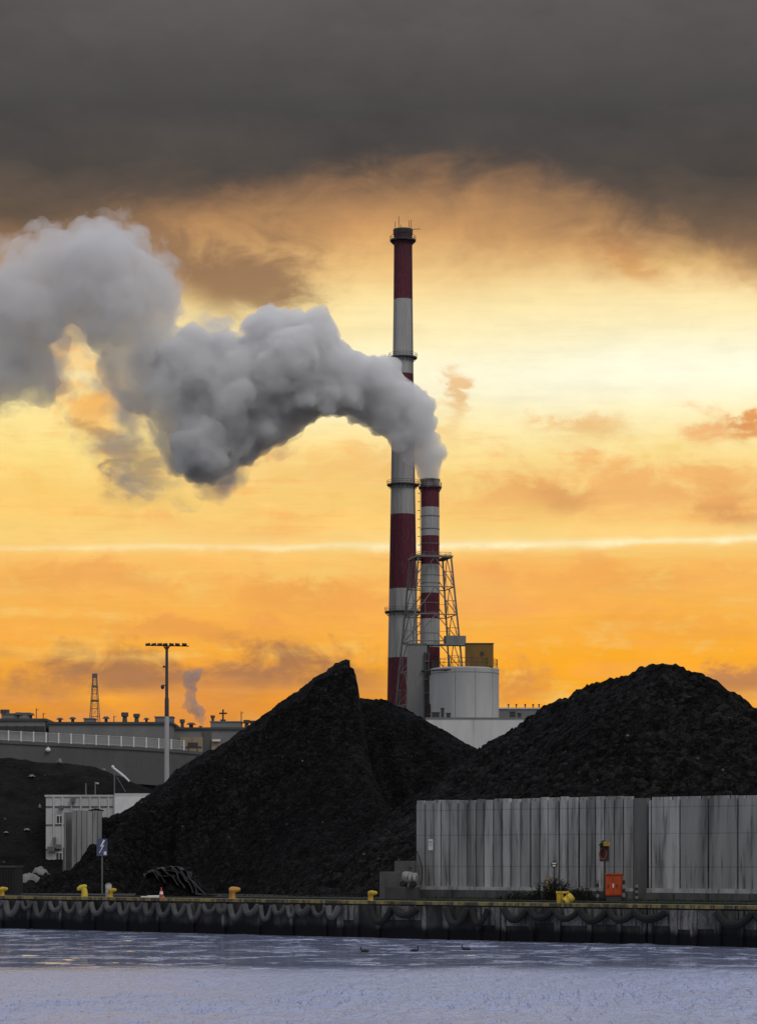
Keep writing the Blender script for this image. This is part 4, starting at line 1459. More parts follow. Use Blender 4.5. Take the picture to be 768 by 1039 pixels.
for px, yt, r in ((87.5, 794, 0.06), (97, 792.5, 0.06)):
    t_ = thing('roof_pole', {87.5: 'plain thin grey pole on the office roof', 97: 'thin grey pole with a small arm on the office roof'}[px], 'pole', (XW(px, YB + 2), YB + 2, GZ + zb(806.5)))
    mb = MB().tube((0, 0, 0), (0, 0, ZW(yt, YB) - ZW(806.5, YB)), r, n=6); mb.build('shaft', 'steel', t_)
    if px == 97:
        mb = MB(); mb.tube((0, 0, 1.1), (0.25, 0, 1.14), 0.05, n=5); mb.box(0.15, 0.32, -0.1, 0.1, 1.02, 1.14); mb.build('arm', 'steel_pale', t_)
BM = thing('boom_light', 'pole with a slanting white boom standing on the office roof', 'boom', (XW(116.5, YB + 1), YB + 1, GZ + zb(805.0)))
zz = lambda y: ZW(y, YB) - ZW(805, YB)
mb = MB().tube((0, 0, 0), (0, 0, zz(779)), 0.06, n=6); mb.build('pole', 'steel', BM)
mb = MB().path([(-0.18, 0, zz(778)), (0.45, -0.05, zz(783.5)), (0.95, -0.08, zz(788)), (1.35, -0.1, zz(792.5))], [0.09, 0.10, 0.09, 0.06], 8); mb.build('boom', 'white', BM)
mb = MB().ellipsoid((-0.15, 0, zz(777.5)), 0.13, 0.13, 0.12); mb.build('lamp_head', 'white', BM)
mb = MB().tube((0.2, 0, zz(788)), (0.98, 0, zz(803)), 0.035, n=4); mb.build('stay', 'steel', BM)

YK = 207.5
kk = YK / F
BK = thing('bunker_wall', 'grey ribbed concrete bunker wall standing in the edge of the steep heap', 'concrete wall', (XW(73, YK), YK, GZ))
zk = lambda y: ZW(y, YK) - GZ
kx = lambda px: (px - 73) * kk
edges = [73, 78, 83, 88.5, 94, 99, 103.5]
for a_, b_ in zip(edges[:-1], edges[1:]):
    mb = MB(); c = 0.03
    x0, x1 = kx(a_) + 0.01, kx(b_) - 0.01
    dy_ = random.uniform(0, 0.05)
    zt_ = zk(822.5 + random.uniform(-0.5, 0.8))
    mb.prism([(x0 + c, dy_), (x1 - c, dy_), (x1, dy_ + 0.05), (x1, 0.4), (x0, 0.4), (x0, dy_ + 0.05)], (0, 0, -0.2), (0, 0, zt_), (1, 0, 0), (0, 1, 0))
    mb.build('panel', 'bunker', BK, smooth=False)
mb = MB(); mb.box(kx(64), kx(73) - 0.02, 0.9, 1.3, -0.2, zk(824)); mb.box(kx(65), kx(66.5), 0.5, 0.9, -0.2, zk(824)); mb.build('return_panel', 'facade', BK, smooth=False)
mb = MB()
nb = 10
for k in range(nb):
    x = kx(92 + 12 * k / nb)
    mb.ellipsoid((x, 0.3 + random.uniform(-0.1, 0.1), zk(822.5) + 0.0), 0.2, 0.16, 0.05 + 0.13 * math.sin(math.pi * (k + 0.5) / nb) * random.uniform(0.6, 1.1), 8, 6)
mb.build('coal_crust', 'coal', BK)
mb = MB(); mb.box(kx(63.2), kx(64.8), 0.6, 0.9, -0.2, zk(860)); mb.build('post', 'steel', BK, smooth=False)

# dark container at the left edge
DC = thing('skip_container', 'black steel skip container at the left edge of the quay', 'container', (XW(3, 186), 186, GZ), QANG * 0.15)
kd = 186 / F
mb = MB(); mb.box(-14 * kd, 14 * kd, 0, 2.0, 0.1, 28 * kd)
for x in np.arange(-13, 13, 2.6):
    mb.box(x * kd - 0.05, x * kd + 0.05, -0.07, 0.0, 0.12, 27 * kd)
mb.build('body', 'black', DC, smooth=False)
mb = MB(); mb.box(-14.4 * kd, 14.4 * kd, -0.1, 2.1, 28 * kd, 28 * kd + 0.12); mb.build('rim', 'steel_dark', DC, smooth=False)
mb = MB(); mb.box(-12 * kd, 12 * kd, 0.2, 0.5, 0.0, 0.1); mb.box(-12 * kd, 12 * kd, 1.5, 1.8, 0.0, 0.1); mb.build('skid', 'steel_dark', DC, smooth=False)

# ------------------------------------------------------------------ things on the quay
def bollard(loc, rz, label, m, scale=1.0, lean=0.0):
    o = thing('mooring_bollard', label, 'bollard', loc, rz, 'yellow bollards along the quay edge')
    mb = MB().lathe([(0.36, 0.0), (0.36, 0.04), (0.31, 0.07), (0.2, 0.09)], n=20); mb.build('base_plate', m, o)
    mb = MB().lathe([(0.22, 0.06), (0.19, 0.14), (0.18, 0.38), (0.21, 0.46)], n=20); mb.build('stem', m, o)
    mb = MB()
    mb.path([(-0.2, 0, 0.56), (-0.08, 0, 0.56), (0.08, 0, 0.565), (0.25, 0, 0.58), (0.4, 0, 0.60), (0.47, 0, 0.605)], [0.12, 0.20, 0.21, 0.17, 0.12, 0.06], 14)
    mb.build('head', m, o)
    o.scale = (scale,) * 3
    o.rotation_euler.x = lean
    return o


b3 = bollard(tuple(qp(112.5, 1.2)), 0.15, 'bright yellow bollard right of the lightning sign post', 'yellow', 0.85)
bollard(tuple(qp(2.5, 1.2)), 0.2, 'bright yellow bollard cut off by the left edge', 'yellow', 0.85)
bollard(tuple(qp(236, 1.2)), 0.1, 'orange rusty bollard between the cone and the coal heap middle', 'yellow_rust', 1.05)
bollard(tuple(qp(376, 1.2)), 0.0, 'bright yellow bollard just left of the concrete blocks', 'yellow', 0.85)
# the leaning old bollard
ob = thing('mooring_bollard', 'pale yellow leaning bollard left of the lightning sign', 'bollard', tuple(qp(85, 1.2)), 0.0, 'yellow bollards along the quay edge')
mb = MB().lathe([(0.34, 0), (0.34, 0.05), (0.24, 0.08)], n=18); mb.build('base_plate', 'yellow_pale', ob)
mb = MB().path([(0.08, 0, 0.03), (0.1, 0, 0.3), (0.06, 0, 0.55), (-0.02, 0, 0.72)], [0.28, 0.25, 0.24, 0.23], 14); mb.build('stem', 'yellow_pale', ob)
mb = MB().path([(0.27, 0, 0.88), (0.1, 0, 0.86), (-0.18, 0, 0.78), (-0.36, 0, 0.66), (-0.42, 0, 0.55)], [0.1, 0.17, 0.2, 0.17, 0.1], 12); mb.build('head', 'yellow_pale', ob)
ob.scale = (0.85,) * 3
# post and toppled drum
ob = thing('mooring_bollard', 'yellow square post bollard in front of the weeds', 'bollard', tuple(qp(568, 1.2)), QANG * 0.2, 'yellow bollards along the quay edge')
mb = MB(); mb.box(-0.18, 0.18, -0.18, 0.18, 0, 0.62); mb.build('post', 'yellow', ob, smooth=False)
mb = MB(); mb.box(-0.22, 0.5, -0.22, 0.22, 0.60, 0.72); mb.build('cap', 'yellow', ob, smooth=False)
mb = MB().lathe([(0.3, 0), (0.3, 0.04), (0.2, 0.05)], n=16); mb.build('base_plate', 'yellow', ob)
dr = thing('mooring_drum', 'tilted pale yellow drum lying beside the square post bollard', 'drum', tuple(qp(577, 1.2, GZ + 0.30)), 0.0)
mb = MB().lathe([(0.16, -0.28), (0.24, -0.26), (0.25, 0.1), (0.24, 0.24), (0.15, 0.27)], n=18, axis='X'); d0 = mb.build('drum_body', 'yellow_pale', dr)
d0.rotation_euler.y = math.radians(-38)
mb = MB().lathe([(0.26, -0.05), (0.27, 0.0), (0.26, 0.05)], n=18, axis='X', caps=False); d1 = mb.build('band', 'yellow', dr); d1.rotation_euler.y = math.radians(-38)

# lightning sign
SG = thing('warning_sign', 'blue grey sign with a white lightning bolt on a thin post', 'sign', tuple(qp(104, 4.0)), 0.0)
Ys = SG.location.y
ks = Ys / F
zs = lambda y: ZW(y, Ys) - GZ
mb = MB().tube((0, 0, 0), (0, 0, zs(853)), 0.055, n=8); mb.build('post', 'steel', SG)
bw = 5.4 * ks
mb = MB(); mb.box(-bw, bw, -0.10, -0.06, zs(868.5), zs(851)); bd = mb.build('board', 'sign_blue', SG, smooth=False)
mb = MB()
zc, zh = (zs(868.5) + zs(851)) / 2 + 0.02, (zs(851) - zs(868.5)) / 2
poly = [(0.22, 0.86), (-0.30, 0.02), (0.06, 0.10), (-0.42, -0.66), (-0.36, -0.72), (0.34, 0.24), (0.0, 0.16), (0.46, 0.78)]
poly = [(p[0] * bw * 1.25, p[1] * zh) for p in poly]
mb.prism(poly, (0, -0.101, zc), (0, -0.112, zc), (1, 0, 0), (0, 0, 1)); mb.build('lightning_symbol', 'white', bd, smooth=False)
mb = MB(); mb.box(bw * 0.35, bw * 0.82, -0.112, -0.101, zs(867.3), zs(864)); mb.build('white_panel', 'white', bd, smooth=False)
mb = MB(); mb.box(-0.09, 0.09, -0.06, 0.06, zs(866), zs(865)); mb.box(-0.09, 0.09, -0.06, 0.06, zs(854.5), zs(853.5)); mb.build('clamp', 'steel_dark', SG, smooth=False)

# small grey bin
BN = thing('drum', 'small pale grey drum standing behind the bollard by the sign', 'drum', tuple(qp(110.5, 3.0)))
mb = MB().lathe([(0.2, 0), (0.21, 0.02), (0.21, 0.8), (0.19, 0.85)], n=18); mb.build('body', 'steel_pale', BN)
mb = MB().lathe([(0.17, 0.85), (0.17, 0.9), (0.1, 0.95)], n=18); mb.build('lid', 'steel', BN)
mb = MB()
for z in (0.28, 0.55):
    mb.lathe([(0.212, z - 0.02), (0.225, z), (0.212, z + 0.02)], n=18, caps=False)
mb.build('hoop', 'steel', BN)

# cone and plank
CN = thing('traffic_cone', 'red and white traffic cone standing on the quay', 'cone', tuple(qp(164, 2.0)))
mb = MB(); mb.box(-0.2, 0.2, -0.2, 0.2, 0, 0.05); mb.build('base', 'cone_red', CN, smooth=False)
pr = lambda z: 0.16 - 0.125 * (z - 0.05) / 0.65
mb = MB().lathe([(pr(0.05), 0.05), (pr(0.26), 0.26)], n=18); mb.lathe([(pr(0.45), 0.45), (pr(0.72), 0.72)], n=18); mb.build('body', 'cone_red', CN)
mb = MB().lathe([(pr(0.26) + 0.004, 0.26), (pr(0.45) + 0.004, 0.45)], n=18); mb.build('stripe', 'white', CN)
PK = MB(); PK.obox((0, 0, 0.07), (0.75, 0.05, 0.0), (-0.01, 0.12, 0), (0, 0, 0.06)); PK.obox((0.1, 0.1, 0.15), (0.45, -0.04, 0.015), (0.01, 0.1, 0), (0, 0, 0.03))
tag(PK.build('plank', 'white', None, tuple(qp(155, 2.2)), 0.0, smooth=False), 'pale planks lying flat left of the traffic cone', 'planks')

# heap of scrapped rubber belts
RB = thing('rubber_belt_heap', 'dark heap of folded scrap conveyor belts in front of the coal', 'scrap heap', tuple(qp(178, 9.5)), -0.05)
kr = RB.location.y / F


def belt(pts, w, th, name='belt'):
    """a strip bent along a line, with thickness"""
    mb = MB()
    pts = [Vector(p) for p in pts]
    n = len(pts)
    vs = []
    for i, p in enumerate(pts):
        d = (pts[min(i + 1, n - 1)] - pts[max(i - 1, 0)]).normalized()
        side = Vector((0, 1, 0)) - d * d.y
        side.normalize()
        up = side.cross(d) * -1
        if up.z < 0:
            up = -up
        for a, b in ((-1, 0), (1, 0), (1, 1), (-1, 1)):
            vs.append(p + side * (a * w / 2) + up * (b * th))
    fs = []
    for i in range(n - 1):
        for k in range(4):
            k2 = (k + 1) % 4
            fs.append((i * 4 + k, i * 4 + k2, (i + 1) * 4 + k2, (i + 1) * 4 + k))
    fs += [(3, 2, 1, 0), ((n - 1) * 4, (n - 1) * 4 + 1, (n - 1) * 4 + 2, (n - 1) * 4 + 3)]
    mb._add(vs, fs)
    return mb.build(name, 'belt', RB)


mb = MB()
nn = 22
vs, fs = [], []
for j in range(nn + 1):
    for i_ in range(2 * nn + 1):
        a, b = (i_ / nn - 1), (j / nn * 2 - 1)
        e = max(0, 1 - a * a * 0.95 - b * b) ** 0.8
        z = 2.1 * e * (0.85 - 0.3 * a) + 0.3 * e * mnoise.fractal(Vector((a * 3, b * 3, 5)), 1, 2, 4)
        vs.append((a * 40 * kr, b * 2.2, z - 0.05))
for j in range(nn):
    for i_ in range(2 * nn):
        o_ = j * (2 * nn + 1) + i_
        fs.append((o_, o_ + 1, o_ + 2 * nn + 2, o_ + 2 * nn + 1))
mb._add(vs, fs); mb.build('core', 'coal', RB)
r3 = random.Random(5)


def core_z(x, y):
    a, b = x / (40 * kr), y / 2.2
    e = max(0, 1 - a * a * 0.95 - b * b) ** 0.8
    return 2.1 * e * (0.85 - 0.3 * a) + 0.3 * e * mnoise.fractal(Vector((a * 3, b * 3, 5)), 1, 2, 4)


for k in range(11):
    x0 = (-36 + 4.8 * k + r3.uniform(-4, 4)) * kr
    span = r3.uniform(16, 30) * kr
    y0, y1 = r3.uniform(-1.0, 0.6), r3.uniform(-2.0, -1.4)
    pts = []
    for s_ in np.linspace(0, 1, 18):
        x = x0 + span * s_ + 0.15 * math.sin(5 * s_ + k)
        y = y0 + (y1 - y0) * s_ ** 1.5 + 0.12 * math.sin(7 * s_ + 2 * k)
        pts.append((x, y, max(0.03, core_z(x, y)) + 0.03 + 0.04 * math.sin(6 * s_ + k) ** 2))
    belt(pts, r3.uniform(0.4, 0.9), r3.uniform(0.04, 0.10))

# blocks and pump at the end of the storage wall
def block(px, py0, py1, w_px, depth, off, label, rz=None, m='footing'):
    p = qp(px, off)
    k_ = p.y / F
    z0, z1_ = ZW(py0, p.y), ZW(py1, p.y)
    o = MB()
    w = w_px * k_ / 2
    hh = z1_ - z0
    c = 0.04
    o.prism([(-w, c), (-w + c, 0), (w - c, 0), (w, c), (w, hh - c), (w - c, hh), (-w + c, hh), (-w, hh - c)], (0, 0, 0), (0, depth, 0), (1, 0, 0), (0, 0, 1))
    b_ = o.build('concrete_block', m, None, (p.x, p.y, z0), QANG * 0.25 if rz is None else rz, smooth=False)
    return tag(b_, label, 'concrete block', 'concrete blocks by the storage wall')


M['block'] = weathered('block_concrete', g(0.10), g(0.07), g(0.03), 1.2, 0.5, 0.9)
M['block2'] = weathered('block_concrete_dark', g(0.06), g(0.04), g(0.02), 1.2, 0.5, 0.9)
zg = lambda px, off: HY + (EYE - GZ) * F / qp(px, off).y
block(394, zg(394, 9.5), 884.5, 18, 1.0, 9.5, 'grey concrete block standing left of the pump', m='block')
block(410, zg(410, 12.3), 873.5, 20, 0.9, 12.3, 'tall concrete block behind the pump', m='block')
block(400, zg(400, 6.0), 900, 19, 0.8, 6.0, 'low dark concrete slab in front of the pump', m='block2')
M['pump_grey'] = weathered('grimy_grey_paint', g(0.30), g(0.18), g(0.05), 4.0, 0.6, 0.7, stain_lo=0.46, stain_hi=0.62)
PU = thing('pump', 'pale grey motor pump with two flanges by the wall end', 'pump', tuple(qp(416, 9.6)), QANG * 0.3)
kp = PU.location.y / F
mb = MB(); mb.box(-9 * kp, 9 * kp, -0.4, 0.5, 0, 0.75); mb.build('base', 'block2', PU, smooth=False)
mb = MB().lathe([(0.2, -8 * kp), (0.36, -7.4 * kp), (0.42, -5.6 * kp), (0.42, 1.0 * kp), (0.36, 2.2 * kp), (0.2, 3 * kp)], (0, 0, 1.33), 20, 'X'); mb.build('motor_body', 'pump_grey', PU)
mb = MB().lathe([(0.24, 3 * kp), (0.36, 3.4 * kp), (0.36, 7.0 * kp), (0.22, 8 * kp)], (0, 0, 1.3), 20, 'X'); mb.build('pump_casing', 'pump_grey', PU)
for x in (-6.0, 4.8):
    mb = MB().lathe([(0.0 + 0.02, -0.62), (0.16, -0.62), (0.2, -0.56), (0.2, -0.3)], (x * kp, 0, 0.98), 16, 'Y'); mb.build('flange', 'black', PU)
mb = MB()
for x in (-5.5, -0.5, 5.0):
    mb.box(x * kp - 0.08, x * kp + 0.08, -0.3, 0.3, 0.75, 1.05)
mb.build('foot_bracket', 'steel', PU, smooth=False)
mb = MB().lathe([(0.1, 0.0), (0.1, 0.25), (0.14, 0.26), (0.14, 0.32)], (0.4 * kp, 0, 1.72), 12); mb.build('valve', 'steel_dark', PU)
hs = MB().path([(0, 0, 2.3), (0.25, -0.02, 1.9), (0.5, -0.03, 1.2), (0.52, -0.05, 0.6), (0.42, -0.1, 0.05)], 0.035, 6)
tag(hs.build('cable', 'black', None, tuple(wall_pt(422.5, 900, 0.5).xy) + (GZ + 0.75,), QANG), 'black cable hanging down the end of the storage wall', 'cable')

# life ring station
LS = thing('lifebuoy_station', 'lifebuoy hung under a small yellow roof against the storage wall', 'lifebuoy', tuple(qp(613, WOFF - 1.1)), QANG * 0.3)
Yl = LS.location.y
kl = Yl / F
zl = lambda y: ZW(y, Yl) - GZ
mb = MB(); mb.box(-0.07, 0.07, 0.0, 0.12, 0, zl(856)); mb.build('post', 'steel_dark', LS, smooth=False)
mb = MB(); mb.box(-5.0 * kl, 4.4 * kl, 0.12, 0.17, zl(874), zl(858)); mb.build('backboard', 'steel_dark', LS, smooth=False)
mb = MB()
mb.obox((2.2 * kl, -0.12, zl(856) + 0.03), (3.6 * kl, 0, -1.0 * kl), (0, 0.34, 0), (0.05 * kl, 0, 0.03))
mb.obox((3.0 * kl, -0.47, zl(856.4)), (3.2 * kl, 0, 0.0), (0, 0.01, 0), (0, 0, 2.0 * kl)); mb.build('roof', 'yellow', LS, smooth=False)
mb = MB(); mb.prism([(-5.2 * kl, zl(858)), (-0.9 * kl, zl(858)), (-1.0 * kl, zl(852.6))], (0, -0.46, 0), (0, 0.2, 0), (1, 0, 0), (0, 0, 1)); mb.build('gable', 'black', LS, smooth=False)
mb = MB()
ringp = [(-1.4 * kl + 0.19 * math.cos(a) * 1.0, -0.02, zl(866.5) + 0.34 * math.sin(a)) for a in np.linspace(0, 2 * math.pi, 28, endpoint=False)]
mb.path(ringp, 0.06, 8, True); lr = mb.build('lifebuoy', 'ring_red', LS)

# small round sign
RS = thing('round_sign', 'small round black and white sign above the weeds', 'sign', tuple(qp(562, WOFF - 0.9)), QANG * 0.3)
Yl = RS.location.y
zr = ZW(877.2, Yl) - GZ
mb = MB().tube((0, 0.03, 0), (0, 0.03, zr), 0.03, n=6); mb.build('post', 'steel_dark', RS)
mb = MB().lathe([(0.2, 0.0), (0.2, -0.03)], (0, 0, zr), 20, 'Y'); disc = mb.build('disc', 'black', RS)
mb = MB(); mb.box(-0.13, 0.13, -0.04, -0.031, zr + 0.03, zr + 0.12); mb.box(-0.1, 0.1, -0.04, -0.031, zr - 0.12, zr - 0.03); mb.build('white_bar', 'white', disc, smooth=False)
yp = thing('marker_post', 'short faded yellow marker post at the left of the weeds', 'post', tuple(qp(555, WOFF - 1.6)))
mb = MB(); mb.tube((0, 0, 0), (0, 0, 1.45), 0.05, n=8); mb.build('shaft', 'yellow_rust', yp)
mb = MB().lathe([(0.08, 0), (0.08, 0.06), (0.05, 0.08)], n=10); mb.build('foot', 'steel_dark', yp)

# orange cabinet and striped posts
OC = thing('cabinet', 'orange red steel cabinet standing below the lifebuoy', 'cabinet', tuple(qp(622, WOFF - 1.8)), QANG * 0.35)
Yl = OC.location.y
kl = Yl / F
zc_ = lambda y: ZW(y, Yl) - GZ
M['stripe_white'] = M['white']
mb = MB(); mb.box(-8.2 * kl, 8.2 * kl, 0, 0.6, 0.32, zc_(887.5)); mb.build('body', 'orange', OC, smooth=False)
mb = MB(); mb.box(-7.9 * kl, -0.15 * kl, -0.035, -0.001, 0.38, zc_(888.6)); mb.box(0.15 * kl, 7.9 * kl, -0.035, -0.001, 0.38, zc_(888.6)); dd = mb.build('door', 'orange', OC, smooth=False)
mb = MB(); mb.box(-0.8 * kl, 0.6 * kl, -0.05, -0.036, 0.8, 1.05); mb.build('label_plate', 'white', dd, smooth=False)
mb = MB(); mb.tube((-5 * kl, -0.06, 0.8), (-5 * kl, -0.06, 1.0), 0.03, n=6); mb.tube((3.5 * kl, -0.06, 0.8), (3.5 * kl, -0.06, 1.0), 0.03, n=6); mb.build('handle', 'steel_dark', dd)
mb = MB(); mb.box(-8.6 * kl, 8.6 * kl, -0.08, 0.66, zc_(887.5), zc_(887.5) + 0.07); mb.build('lid', 'orange', OC, smooth=False)
mb = MB(); mb.box(-7.5 * kl, 7.5 * kl, 0.05, 0.55, 0.0, 0.32); mb.build('plinth', 'steel_dark', OC, smooth=False)


def striped(px, h, off, label):
    o = thing('striped_post', label, 'post', tuple(qp(px, off)), 0.0, 'black and white striped posts round the cabinet')
    n = 6
    for k in range(n):
        mb = MB(); mb.lathe([(0.085, h * k / n), (0.085, h * (k + 1) / n)], n=12)
        mb.build(('dark_band', 'white_band')[k % 2], ('black', 'tarp')[k % 2], o)
    return o


striped(606, 1.25, WOFF - 2.2, 'black and white striped post left of the orange cabinet')
striped(632.5, 1.5, WOFF - 2.4, 'black and white striped post close against the right side of the cabinet')
striped(645.5, 1.0, WOFF - 2.6, 'short black and white striped post farther right of the cabinet')

# weeds
def weed(px, off, n, hmax, spread, seed, label, cat='weeds'):
    r = random.Random(seed)
    o = thing('weed_bush', label, cat, tuple(qp(px, off)), QANG, 'weeds at the foot of the storage wall')
    st, lf = MB(), MB()
    for k in range(n):
        a = r.gauss(0, spread)
        b = r.uniform(-0.5, 0.5)
        h = hmax * math.exp(-(a / spread) ** 2 * 0.45) * r.uniform(0.55, 1.1)
        dx, dyy = r.gauss(0, 0.22) * h, r.gauss(0, 0.2) * h
        pts = [(a, b, -0.02), (a + dx * 0.3, b + dyy * 0.3, h * 0.5), (a + dx, b + dyy, h)]
        st.path(pts, [0.016, 0.012, 0.006], 4)
        for m_ in range(int(8 + 12 * h)):
            s = r.uniform(0.15, 1)
            p = Vector((a + dx * s * s, b + dyy * s * s, h * s))
            u = Vector((r.gauss(0, 1), r.gauss(0, 1), r.gauss(0.2, 0.7))).normalized()
            w = u.orthogonal().normalized()
            w.rotate(Matrix.Rotation(r.uniform(0, 6.3), 3, u))
            L_ = r.uniform(0.06, 0.15)
            lf._add([p, p + u * L_ * 0.5 + w * L_ * 0.25, p + u * L_, p + u * L_ * 0.5 - w * L_ * 0.25], [(0, 1, 2, 3)])
    st.build('stem', 'leaf', o)
    lf.build('foliage', 'leaf', o, smooth=False)
    return o


weed(562, WOFF - 1.9, 200, 1.3, 1.3, 1, 'broad dark weed bush against the foot of the storage wall')
weed(590, WOFF - 1.7, 60, 0.9, 0.7, 2, 'low dark weeds between the big bush and the lifebuoy')
weed(525, WOFF - 1.8, 60, 0.55, 0.9, 3, 'low sparse weeds left of the marker post')

# thin strip of grass behind the edge
r4 = random.Random(8)
gm = MB()
for k in range(9000):
    px = r4.uniform(420, 790) if r4.random() < 0.8 else r4.uniform(225, 420)
    off = r4.choice([2.4, 3.8, WOFF - 0.9]) + r4.gauss(0, 0.25)
    p = qp(px, off)
    h = r4.uniform(0.05, 0.2)
    a = r4.uniform(0, 6.3)
    u = Vector((math.cos(a), math.sin(a), 0)) * 0.025
    t = Vector((r4.gauss(0, 0.06), r4.gauss(0, 0.06), h))
    gm._add([p - u, p + u, p + t], [(0, 1, 2)])
o = gm.build('grass', 'moss', None, smooth=False)
o['kind'] = 'stuff'
o['label'] = 'thin green grass in the cracks of the quay'
o['category'] = 'grass'

# ducks
def duck(loc, rz, label, sc):
    o = thing('duck', label, 'duck', loc, rz, 'ducks swimming on the harbour')
    mb = MB()
    pts = [(-0.3, 0, 0.10), (-0.22, 0, 0.07), (-0.08, 0, 0.05), (0.08, 0, 0.05), (0.17, 0, 0.07), (0.215, 0, 0.15), (0.225, 0, 0.22), (0.25, 0, 0.27), (0.30, 0, 0.27)]
    mb.path(pts, [0.015, 0.07, 0.12, 0.12, 0.085, 0.048, 0.042, 0.052, 0.03], 12)
    mb.build('body', 'duck', o)
    mb = MB().path([(0.315, 0, 0.268), (0.35, 0, 0.262), (0.375, 0, 0.258)], [0.022, 0.016, 0.008], 8); mb.build('beak', 'beak', o)
    o.scale = (sc,) * 3
    return o


for px, py, rz, lab in ((370, 966, 3.0, 'leftmost dark duck swimming on the water'), (420.5, 965.5, 0.2, 'middle dark duck low on the water'), (472.5, 964, 2.9, 'dark duck with raised head swimming to the right of the others')):
    Yd = EYE * F / (py - HY)
    duck((XW(px, Yd), Yd, 0.0), rz, lab, 0.8)

# ------------------------------------------------------------------ sky
SUN_EL, SUN_AZ = math.radians(50), math.radians(140)     # azimuth from +Y, clockwise; a bright patch of overcast over the viewer's right shoulder
world = bpy.data.worlds.new('World')
scene.world = world
world.use_nodes = True
nt = world.node_tree
bg = nt.nodes['Background']
STR = 0.1
bg.inputs['Strength'].default_value = STR
tc = nt.nodes.new('ShaderNodeTexCoord')
sp = nt.nodes.new('ShaderNodeSeparateXYZ')
nt.links.new(tc.outputs['Generated'], sp.inputs[0])
dx, dy, dz = (X(nt, sp.outputs[i]) for i in range(3))
az = dx._op('ARCTAN2', dy)
hyp = (dx * dx + dy * dy).pow(0.5).max(0.05)
SX = az * F + 384.0                       # sky angles, in the unit the picture was measured in
SY = (dz / hyp) * (-F) + HY


def sn(ax, ay, seed, detail=5, rough=0.55, dist=0.0, wx=None, wy=None):
    a = (wx if wx is not None else SX) * (1 / ax)
    b = (wy if wy is not None else SY) * (1 / ay)
    return nz(nt, comb(nt, a, b, seed), 1.0, detail, rough, dist)


n_big = sn(260, 120, 1.3, 4)
n_med = sn(110, 60, 5.1, 5, 0.6, 0.3)
n_str = sn(330, 34, 9.7, 6, 0.6)
n_fin = sn(48, 26, 13.3, 5, 0.62, 0.4)
n_cum = sn(70, 46, 23.3, 5, 0.6, 0.5)
n_tex = sn(130, 10, 31.7, 7, 0.65, 0.3)

SYw = SY + (n_big - 0.5) * 70 + (n_str - 0.5) * 55
c255 = srgb
stops = [(120, (190, 140, 98)), (180, (212, 158, 104)), (225, (234, 180, 112)), (258, (249, 205, 130)), (300, (253, 224, 152)), (350, (255, 236, 176)), (385, (255, 245, 205)),
         (425, (255, 238, 180)), (465, (254, 226, 150)), (505, (250, 205, 122)), (540, (252, 206, 118)), (580, (250, 186, 96)), (630, (249, 178, 76)), (680, (250, 168, 48)), (730, (240, 150, 46)), (800, (222, 134, 55)), (880, (200, 120, 60))]
base = ramp(nt, SYw.lin(100, 900), [((y - 100) / 800, c255(*c)) for y, c in stops])
# brighter to the right in the middle, as the sun sits behind there
def gauss(cx, cy, sx_, sy_, tilt=0.0, X_=None, Y_=None):
    xx = (X_ or SX) - cx
    yy = (Y_ or SY) - cy
    if tilt:
        yy = yy - xx * tilt
    a = xx * (1 / sx_)
    b = yy * (1 / sy_)
    return ((a * a + b * b) * -0.5).exp()


base = mix(nt, gauss(760, 378, 260, 26) * 0.75 + gauss(700, 330, 300, 50) * 0.25, base, c255(255, 252, 225))
base = mix(nt, gauss(60, 440, 120, 60) * 0.5, base, c255(255, 226, 128))
base = mix(nt, gauss(640, 690, 190, 36) * 0.5, base, c255(255, 178, 36))
# horizontal wisps
wis = (n_str * 0.7 + n_med * 0.3).smooth(0.5, 0.7) * SY.smooth(430, 500)
base = mix(nt, wis * 0.75, base, c255(240, 165, 88))
wis2 = (n_str * 0.6 + n_fin * 0.4).smooth(0.5, 0.36) * SY.smooth(400, 480)
wis3 = (n_tex * 0.6 + n_cum * 0.4).smooth(0.5, 0.64) * SY.smooth(380, 470)
base = mix(nt, wis3 * 0.4, base, c255(236, 160, 84))
base = mix(nt, wis2 * 0.5, base, c255(255, 214, 120))
